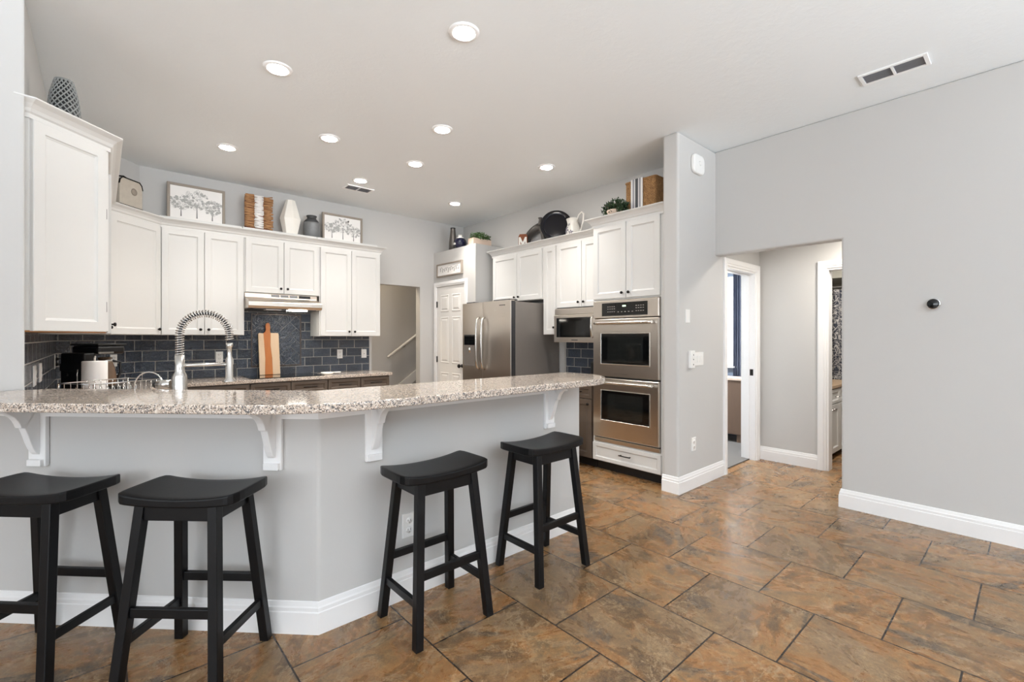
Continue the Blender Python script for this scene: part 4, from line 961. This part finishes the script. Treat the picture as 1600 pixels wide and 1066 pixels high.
t = thing('driftwood_vase', 'square driftwood twig vase with a white middle band', 'vase', (1.365, 5.985, LZ))
obj('core', B().box(-0.128, 0.128, -0.05, 0.05, 0, 0.375), 'rust', t)
for nm, xa, xb, mt in (('brown_twigs', -0.145, -0.05, 'twig'), ('white_twigs', -0.047, 0.045, 'whitetwig'), ('brown_twigs', 0.048, 0.145, 'twig')):
    b = B(); random.seed(int((xa + 1) * 100)); z = 0.022
    while z < 0.385:
        r_ = random.uniform(0.0055, 0.0105); a = random.uniform(-0.010, 0.010); j0, j1 = random.uniform(-0.006, 0.006), random.uniform(-0.006, 0.006)
        b.tube([(xa + j0, -0.056, z + a), (xa * 0.6 + xb * 0.4, -0.060 - random.random() * 0.006, z + random.uniform(-0.006, 0.006)), (xb + j1, -0.056, z - a)], r_, 6); z += r_ * 1.55
    obj(nm, b, mt, t)
t = thing('faceted_vase', 'tall white faceted ceramic vase', 'vase', (1.722, 5.985, LZ)); obj('body', B().lathe([(0.082, 0), (0.122, 0.185), (0.056, 0.405), (0.052, 0.415), (0.03, 0.40)], (0, 0, 0), 7, False, 1, 0.8, 0.3), 'ceramic', t, 0.004)
t = thing('milk_can', 'grey galvanised milk can with a dark collar', 'milk can', (1.968, 5.985, LZ)); obj('body', B().lathe([(0.088, 0), (0.094, 0.006), (0.094, 0.16), (0.088, 0.185)], (0, 0, 0), 28), 'galv', t); obj('shoulder', B().lathe([(0.0885, 0.1855), (0.07, 0.215), (0.054, 0.23), (0.053, 0.245), (0.062, 0.262), (0.060, 0.268), (0.05, 0.265), (0.045, 0.24)], (0, 0, 0), 28), 'darkrim', t)
# whitewashed canister on the corner cabinet
t = thing('metal_canister', 'whitewashed metal canister with round medallion and top handle in the corner', 'canister', (0.165, 5.80, SZ), PI / 4)
b = B().extr([(-0.125, 0.0), (0.125, 0.0), (0.125, 0.31), (0.115, 0.35), (0.09, 0.375), (-0.09, 0.375), (-0.115, 0.35), (-0.125, 0.31)], 'y', -0.08, 0.08); obj('body', b, 'distress', t, 0.006)
obj('edge_strap', B().extr([(-0.1255, 0.31), (-0.1155, 0.351), (-0.09, 0.376), (0.09, 0.376), (0.1155, 0.351), (0.1255, 0.31), (0.130, 0.31), (0.119, 0.356), (0.092, 0.383), (-0.092, 0.383), (-0.119, 0.356), (-0.130, 0.31)], 'y', -0.083, -0.07), 'bronze', t); obj('drawer_line', B().box(-0.126, 0.126, -0.084, -0.079, 0.118, 0.126), 'bronze', t)
obj('medallion', B().lathe([(0.034, 0), (0.03, 0.004), (0.001, 0.005)], (0, 0, 0), 20).xf(Matrix.Translation((0.03, -0.08, 0.27)) @ RX), 'frame', t); obj('top_handle', B().tube([(-0.06, 0, 0.375), (-0.06, 0, 0.40), (0.0, 0, 0.415), (0.06, 0, 0.40), (0.06, 0, 0.375)], 0.008, 8), 'bronze', t)
# lattice vase on the end cabinet
t = thing('lattice_vase', 'grey lattice ceramic vase on top of the left end cabinet', 'vase', (-0.155, 3.66, SZ))
vp = [(0.062, 0), (0.070, 0.06), (0.068, 0.15), (0.058, 0.24), (0.040, 0.318), (0.036, 0.328), (0.02, 0.322)]
obj('core', B().lathe(vp, (0, 0, 0), 24), 'charcoal', t)
def vr(z):
    for (r0, z0), (r1, z1) in zip(vp, vp[1:]):
        if z0 <= z <= z1: return r0 + (r1 - r0) * (z - z0) / max(1e-6, z1 - z0)
    return 0.036
b = B()
for dr in (1, -1):
    for k in range(16):
        b.tube([((vr(z) + 0.002) * math.cos(2 * PI * k / 16 + dr * z * 12), (vr(z) + 0.002) * math.sin(2 * PI * k / 16 + dr * z * 12), z) for z in [0.326 * i / 18 for i in range(19)]], 0.0034, 5)
b.tube([(0.037 * math.cos(2 * PI * i / 24), 0.037 * math.sin(2 * PI * i / 24), 0.325) for i in range(24)], 0.006, 6, closed=True)
obj('lattice', b, 'lattice', t)
# pantry top
t = thing('tall_grey_bottle', 'slim grey glass bottle vase at the wall on the pantry top', 'vase', (3.95, 5.79, PZ)); obj('body', B().lathe([(0.062, 0), (0.060, 0.12), (0.045, 0.25), (0.036, 0.34), (0.038, 0.35), (0.02, 0.345)], (0, 0, 0), 20), 'pewter', t); obj('neck_ring', B().lathe([(0.037, 0.335), (0.041, 0.342), (0.037, 0.349)], (0, 0, 0), 20), 'darkrim', t)
t = thing('round_jar', 'round navy jar with white neck beside the wooden planter', 'jar', (3.93, 5.575, PZ)); obj('body', B().lathe([(0.05, 0), (0.085, 0.03), (0.098, 0.08), (0.088, 0.125), (0.066, 0.152)], (0, 0, 0), 24), 'navy', t); obj('neck', B().lathe([(0.0665, 0.1525), (0.05, 0.168), (0.03, 0.176), (0.024, 0.19), (0.030, 0.205), (0.027, 0.206), (0.015, 0.20)], (0, 0, 0), 24), 'ceramic', t); b = B(); [b.box(-0.1, -0.094, -0.022 + 0.018 * i, -0.012 + 0.018 * i, 0.055, 0.075 + 0.01 * (i % 2)) for i in range(3)]; obj('white_mark', b, 'ceramic', t)
def foliage(parent, name, cx_, cy_, rx, ry, z0, hz, n, mat, size=0.022):
    b = B(); ax = (cx_, cy_)
    for i in range(n):
        a = random.uniform(0, 2 * PI); r_ = math.sqrt(random.random()); px, py = ax[0] + rx * r_ * math.cos(a), ax[1] + ry * r_ * math.sin(a); pz = z0 + hz * random.random() * (1 - 0.45 * r_ * r_)
        d = Vector((random.uniform(-1, 1), random.uniform(-1, 1), random.uniform(-0.3, 1))).normalized(); sd = d.cross(Vector((random.uniform(-1, 1), random.uniform(-1, 1), random.uniform(-1, 1)))).normalized(); up = d.cross(sd) * 0.15
        L1 = size * random.uniform(0.7, 1.3); W1 = L1 * 0.36; p = Vector((px, py, pz)); k = len(b.v)
        b.v += [tuple(p), tuple(p + d * L1 * 0.45 + sd * W1 + up * L1), tuple(p + d * L1), tuple(p + d * L1 * 0.45 - sd * W1 + up * L1)]; b.face([k, k + 1, k + 2, k + 3])
    return obj(name, b, mat, parent)
random.seed(21)
t = thing('wooden_planter', 'pale wooden planter box with green foliage on the pantry corner', 'planter', (4.03, 5.235, PZ), 0)
b = B(); b.box(-0.16, 0.16, -0.06, -0.048, 0, 0.10); b.box(-0.16, 0.16, 0.048, 0.06, 0, 0.10); b.box(-0.16, -0.148, -0.048, 0.048, 0, 0.10); b.box(0.148, 0.16, -0.048, 0.048, 0, 0.10); b.box(-0.148, 0.148, -0.048, 0.048, 0.0, 0.07); obj('box', b, 'palewood', t)
foliage(t, 'foliage', 0.01, 0, 0.18, 0.075, 0.085, 0.12, 720, 'leaf'); b = B(); [b.tube([(random.uniform(-0.13, 0.13), random.uniform(-0.04, 0.04), 0.07), (random.uniform(-0.15, 0.15), random.uniform(-0.05, 0.05), 0.15)], 0.002, 4) for i in range(14)]; obj('stems', b, 'stem', t)
# right run tops: a riser keeps the decor level with the crown
RZ = 2.5525
t = thing('arch_vase', 'grey-brown arch-shaped ceramic vase with a small spout', 'vase', (4.335, 4.42, RZ), -PI / 2)
ap = [(-0.165, 0, 0.0), (-0.165, 0, 0.07), (-0.155, 0, 0.13), (-0.12, 0, 0.18), (-0.06, 0, 0.212), (0.0, 0, 0.236), (0.06, 0, 0.25), (0.11, 0, 0.235), (0.145, 0, 0.18), (0.16, 0, 0.09), (0.163, 0, 0.0)]
obj('arch_body', B().tube(ap, [0.045, 0.046, 0.047, 0.05, 0.054, 0.058, 0.058, 0.05, 0.04, 0.034, 0.034], 14), 'pewter', t); obj('spout', B().lathe([(0.042, 0.27), (0.024, 0.315), (0.020, 0.35), (0.030, 0.375), (0.026, 0.376), (0.015, 0.35)], (0.09, 0, 0), 18), 'pewter', t)
t = thing('letter_block', 'rust-brown block with a white letter M in front of the arch vase', 'letter block', (4.225, 4.545, RZ), math.radians(-55))
obj('block', B().extr([(-0.062, 0), (0.062, 0), (0.062, 0.145), (0.045, 0.178), (-0.045, 0.178), (-0.062, 0.145)], 'y', -0.012, 0.02), 'rust', t, 0.003)
mm = [(-0.038, 0.0), (-0.038, 0.115), (-0.022, 0.115), (0.0, 0.055), (0.022, 0.115), (0.038, 0.115), (0.038, 0.0), (0.024, 0.0), (0.024, 0.07), (0.006, 0.018), (-0.006, 0.018), (-0.024, 0.07), (-0.024, 0.0)]
mm = [(x_ * 1.4, z_ * 1.15 + 0.004) for x_, z_ in mm]
obj('letter', B().extr(mm, 'y', -0.020, -0.0125), 'ceramic', t)
t = thing('navy_platter', 'large round navy platter standing upright on the right cabinets', 'platter', (4.27, 3.985, RZ), math.radians(-50))
tl = Matrix.Translation((0, 0, 0.195)) @ Matrix.Rotation(math.radians(-10), 4, 'X') @ RX
obj('rim', B().lathe([(0.150, 0.012), (0.165, 0.004), (0.190, -0.002 + 0.02), (0.198, 0.024), (0.190, 0.028), (0.160, 0.018), (0.150, 0.014)], (0, 0, 0), 48).xf(tl), 'rimnavy', t); obj('well', B().lathe([(0.001, 0.006), (0.150, 0.012), (0.152, 0.016), (0.145, 0.012), (0.001, 0.010)], (0, 0, 0), 48).xf(tl), 'navy', t)
b = B(); [b.tube([(sx_ * 0.07, 0.045, 0.002), (sx_ * 0.07, -0.045, 0.002), (sx_ * 0.07, -0.055, 0.03)], 0.004, 6) for sx_ in (-1, 1)]; [b.tube([(sx_ * 0.07, 0.05, 0.002), (sx_ * 0.05, 0.06, 0.15)], 0.004, 6) for sx_ in (-1, 1)]; obj('plate_stand', b, 'bronze', t)
t = thing('white_pitcher', 'white ceramic pitcher with grey flowers right of the navy platter', 'pitcher', (4.275, 3.69, RZ), -PI / 2)
obj('body', B().lathe([(0.062, 0), (0.085, 0.03), (0.090, 0.085), (0.072, 0.15), (0.058, 0.185), (0.066, 0.235), (0.060, 0.235), (0.05, 0.19), (0.001, 0.17)], (-0.02, 0, 0), 28), 'ceramic', t); obj('handle', B().tube([(0.035, 0, 0.19), (0.075, 0, 0.265), (0.115, 0, 0.285), (0.145, 0, 0.26), (0.14, 0, 0.18), (0.105, 0, 0.08), (0.062, 0, 0.05)], 0.011, 10), 'ceramic', t); obj('spout', B().tube([(-0.07, 0, 0.17), (-0.095, 0, 0.22), (-0.115, 0, 0.245)], [0.03, 0.02, 0.014], 10), 'ceramic', t)
b = B()
for fx, fz, fs in ((-0.03, 0.09, 0.045), (0.035, 0.055, 0.03), (-0.06, 0.03, 0.025), (0.0, 0.15, 0.02)):
    for q in range(5):
        a = 2 * PI * q / 5 + fx * 9; n = len(b.v); pts = []
        for q2 in range(8):
            an = 2 * PI * q2 / 8; lx, lz = fs * 0.55 + fs * 0.42 * math.cos(an), fs * 0.20 * math.sin(an); px = fx + lx * math.cos(a) - lz * math.sin(a); pz = fz + lx * math.sin(a) + lz * math.cos(a)
            rad = 0.0925 if pz < 0.1 else 0.0925 - (pz - 0.1) * 0.33; dx = min(0.9, abs(px) / rad); pts.append((px - 0.02, -rad * math.sqrt(1 - dx * dx) - 0.001, pz))
        b.v += pts; b.face(list(range(n, n + 8)))
obj('flower_print', b, 'purple', t)
# oven tower top
OZ = 2.5705
t = thing('greenery_bowl', 'bushy dark green artificial plant in a pale bowl on the oven tower', 'plant', (3.93, 2.85, OZ)); obj('bowl', B().lathe([(0.04, 0), (0.07, 0.03), (0.085, 0.07), (0.08, 0.075)], (0, 0, 0), 20), 'palewood', t); random.seed(5); foliage(t, 'foliage', 0, 0, 0.07, 0.15, 0.03, 0.165, 800, 'leafdark', 0.028); b = B(); [b.tube([(0, 0, 0.03), (random.uniform(-0.09, 0.09), random.uniform(-0.1, 0.1), 0.14)], 0.003, 4) for i in range(12)]; obj('stems', b, 'stem', t)
t = thing('woven_basket', 'tall woven seagrass basket draped with a striped cloth on the oven tower', 'basket', (4.0, 2.60, OZ), -PI / 2)
b = B(); b.prism(rrect(0.345, 0.30, 0.02), 0.0, 0.34); obj('body', b, 'weave', t).location = (0.0, 0.15, 0); b = B(); b.tube([(p[0], p[1] + 0.15, 0.342) for p in rrect(0.345, 0.30, 0.02)], 0.010, 6, closed=True); obj('rim', b, 'weave', t)
cx0 = -0.035
for a, c_, mt in ((-0.065, -0.045, 'whitecloth'), (-0.045, -0.025, 'greycloth'), (-0.025, -0.015, 'whitecloth'), (-0.015, 0.018, 'darkcloth'), (0.018, 0.028, 'whitecloth'), (0.028, 0.048, 'greycloth'), (0.048, 0.07, 'whitecloth')):
    obj('cloth_stripe', B().extr([(-0.010, 0.0), (-0.006, 0.0), (-0.006, 0.356), (0.30, 0.356), (0.30, 0.360), (-0.010, 0.360)], 'x', cx0 + a, cx0 + c_), mt, t)
# pantry sign
t = thing('script_sign', 'narrow framed white sign with grey lettering above the pantry door', 'sign', (3.839, 5.70, 2.255), -PI / 2)
obj('frame', B().ring(-0.325, 0.325, 0, 0.195, [(0, 0), (0, 0.030), (0.002, 0.032), (0.018, 0.032), (0.020, 0.018)], fill=False), 'frame', t); obj('board', B().box(-0.31, 0.31, -0.018, -0.001, 0.012, 0.183), 'paper', t)
b = B(); pts = []
for i in range(150):
    u_ = i / 149; pts.append((-0.25 + 0.50 * u_ + 0.018 * math.sin(u_ * 62), -0.0188, 0.098 + 0.034 * math.sin(u_ * 62 + 1.4) * (0.75 + 0.25 * math.sin(u_ * 17)) + 0.012 * math.sin(u_ * 23)))
b.tube(pts, 0.0028, 4); obj('lettering', b, 'inkdark', t)

# ------------------------------------------------------------------ stair handrail
t = thing('handrail', 'white sloping handrail on the stairwell wall beyond the opening', 'handrail', (3.578, 7.15, 1.024))
obj('rail', B().tube([(0, 0, 0), (2.2, 0, 1.516)], 0.022, 10), 'trim', t); obj('bracket', B().tube([(0.32, 0, 0.20), (0.32, 0.02, 0.165), (0.32, 0.07, 0.16)], 0.007, 8), 'nickel', t); obj('bracket', B().tube([(1.5, 0, 1.01), (1.5, 0.02, 0.985), (1.5, 0.07, 0.98)], 0.007, 8), 'nickel', t)

# ------------------------------------------------------------------ bedroom beyond the doorway
t = bpy.data.objects.new('window_1', None); C.objects.link(t); t.location = (WX, 3.80, 0); t.rotation_euler = (0, 0, -PI / 2); t['kind'] = 'structure'; WM[t.name] = Matrix.Translation(Vector((WX, 3.80, 0))) @ Matrix.Rotation(-PI / 2, 4, 'Z')
b = B(); b.box(0, 1.08, 0.02, 0.08, 0.96, 1.0); b.box(0, 1.08, 0.02, 0.08, 2.15, 2.19); b.box(0, 0.04, 0.02, 0.08, 1.0, 2.15); b.box(1.04, 1.08, 0.02, 0.08, 1.0, 2.15); b.box(0.04, 1.04, 0.03, 0.07, 1.55, 1.59); obj('window_frame', b, 'trim', t)
obj('window_glass', B().box(0.04, 1.04, 0.048, 0.052, 1.0, 2.15), 'pane', t); obj('window_sill', B().box(-0.03, 1.11, -0.05, 0.03, 0.935, 0.96), 'trim', t)
t = thing('window_blind', 'white horizontal slat blind in the bedroom window', 'blind', (WX, 3.80, 0), -PI / 2)
obj('headrail', B().box(0.02, 1.06, -0.03, 0.015, 2.09, 2.17), 'blind', t); b = B(); z = 1.03
while z < 2.09: b.extr([(-0.014, z - 0.026), (-0.012, z - 0.028), (0.002, z + 0.024), (0.000, z + 0.026)], 'x', 0.03, 1.05); z += 0.052
obj('slats', b, 'blind', t); obj('bottom_rail', B().box(0.03, 1.05, -0.022, 0.008, 0.985, 1.008), 'blind', t)
t = thing('bedroom_curtain', 'slate blue curtain hanging beside the bedroom window', 'curtain', (WX - 0.06, 2.66, 0), -PI / 2)
pts = [(-0.07 + 0.17 * i / 20, 0.022 * math.sin(i * 1.5)) for i in range(21)]; obj('panel', B().prism(pts + [(x, y + 0.006) for x, y in pts[::-1]], 0.10, 2.30), 'curtain', t)
obj('rod', B().tube([(-1.4, 0.0, 2.31), (0.2, 0.0, 2.31)], 0.012, 8), 'bronze', t)
t = thing('wooden_dresser', 'brown wooden dresser with pale top, plain panel side, seen through the bedroom doorway', 'dresser', (6.05, 3.75, 0.012), -PI / 2)
obj('body', B().box(0, 1.30, 0, 0.28, 0.10, 0.79), 'dresser', t, 0.004); obj('top', B().box(-0.015, 1.315, -0.015, 0.285, 0.7905, 0.82), 'palewood', t, 0.003)
for x_ in (0.02, 1.22):
    for y_ in (0.02, 0.22): obj('leg', B().box(x_, x_ + 0.06, y_, y_ + 0.05, 0, 0.099), 'dresser', t)
# ------------------------------------------------------------------ bathroom beyond the hall
t = thing('bath_vanity', 'white bathroom vanity with tan counter seen through the hall doorway', 'vanity', (5.66, 1.50, 0))
obj('body', B().box(0, 1.28, 0.0, 0.535, 0.06, 0.785), 'cab', t); obj('toe_kick', B().box(0, 1.28, 0.07, 0.535, 0, 0.059), 'toe', t); obj('counter', B().box(-0.01, 1.30, -0.03, 0.54, 0.7855, 0.82), 'tan_counter', t, 0.004)
for i in range(4):
    x_ = 0.01 + 0.316 * i; d = obj('drawer', B().ring(x_, x_ + 0.308, 0.615, 0.775, DRAWER), 'cab', t); pull(d, x_ + 0.154, 0.69, 0.08, mat='nickel'); d = obj('door', B().ring(x_, x_ + 0.308, 0.07, 0.607, SHAKER), 'cab', t); pull(d, x_ + (0.26 if i % 2 == 0 else 0.05), 0.56, 0.05, mat='nickel')
tag(obj('soap_dish', B().lathe([(0.03, 0), (0.055, 0.02), (0.05, 0.02), (0.001, 0.008)], (6.05, 1.62, 0.8205), 16), 'ceramic'), 'small white dish on the bathroom vanity', 'dish')
t = thing('shower_curtain', 'dark patterned shower curtain on a rod in the bathroom', 'shower curtain', (7.10, 1.2, 0))
pts = [(0.03 * math.sin(i * 1.1), -0.9 + 1.70 * i / 60) for i in range(61)]; obj('cloth', B().prism(pts + [(x + 0.004, y) for x, y in pts[::-1]], 0.15, 1.97), 'showercurtain', t); obj('rod', B().tube([(0, -1.79, 2.0), (0, 0.84, 2.0)], 0.012, 8), 'chrome', t); b = B()
for i in range(10): yy = -0.8 + 0.17 * i; b.tube([(0.022 * math.cos(2 * PI * k / 12), yy, 1.985 + 0.022 * math.sin(2 * PI * k / 12)) for k in range(12)], 0.002, 5, closed=True)
obj('hooks', b, 'chrome', t)
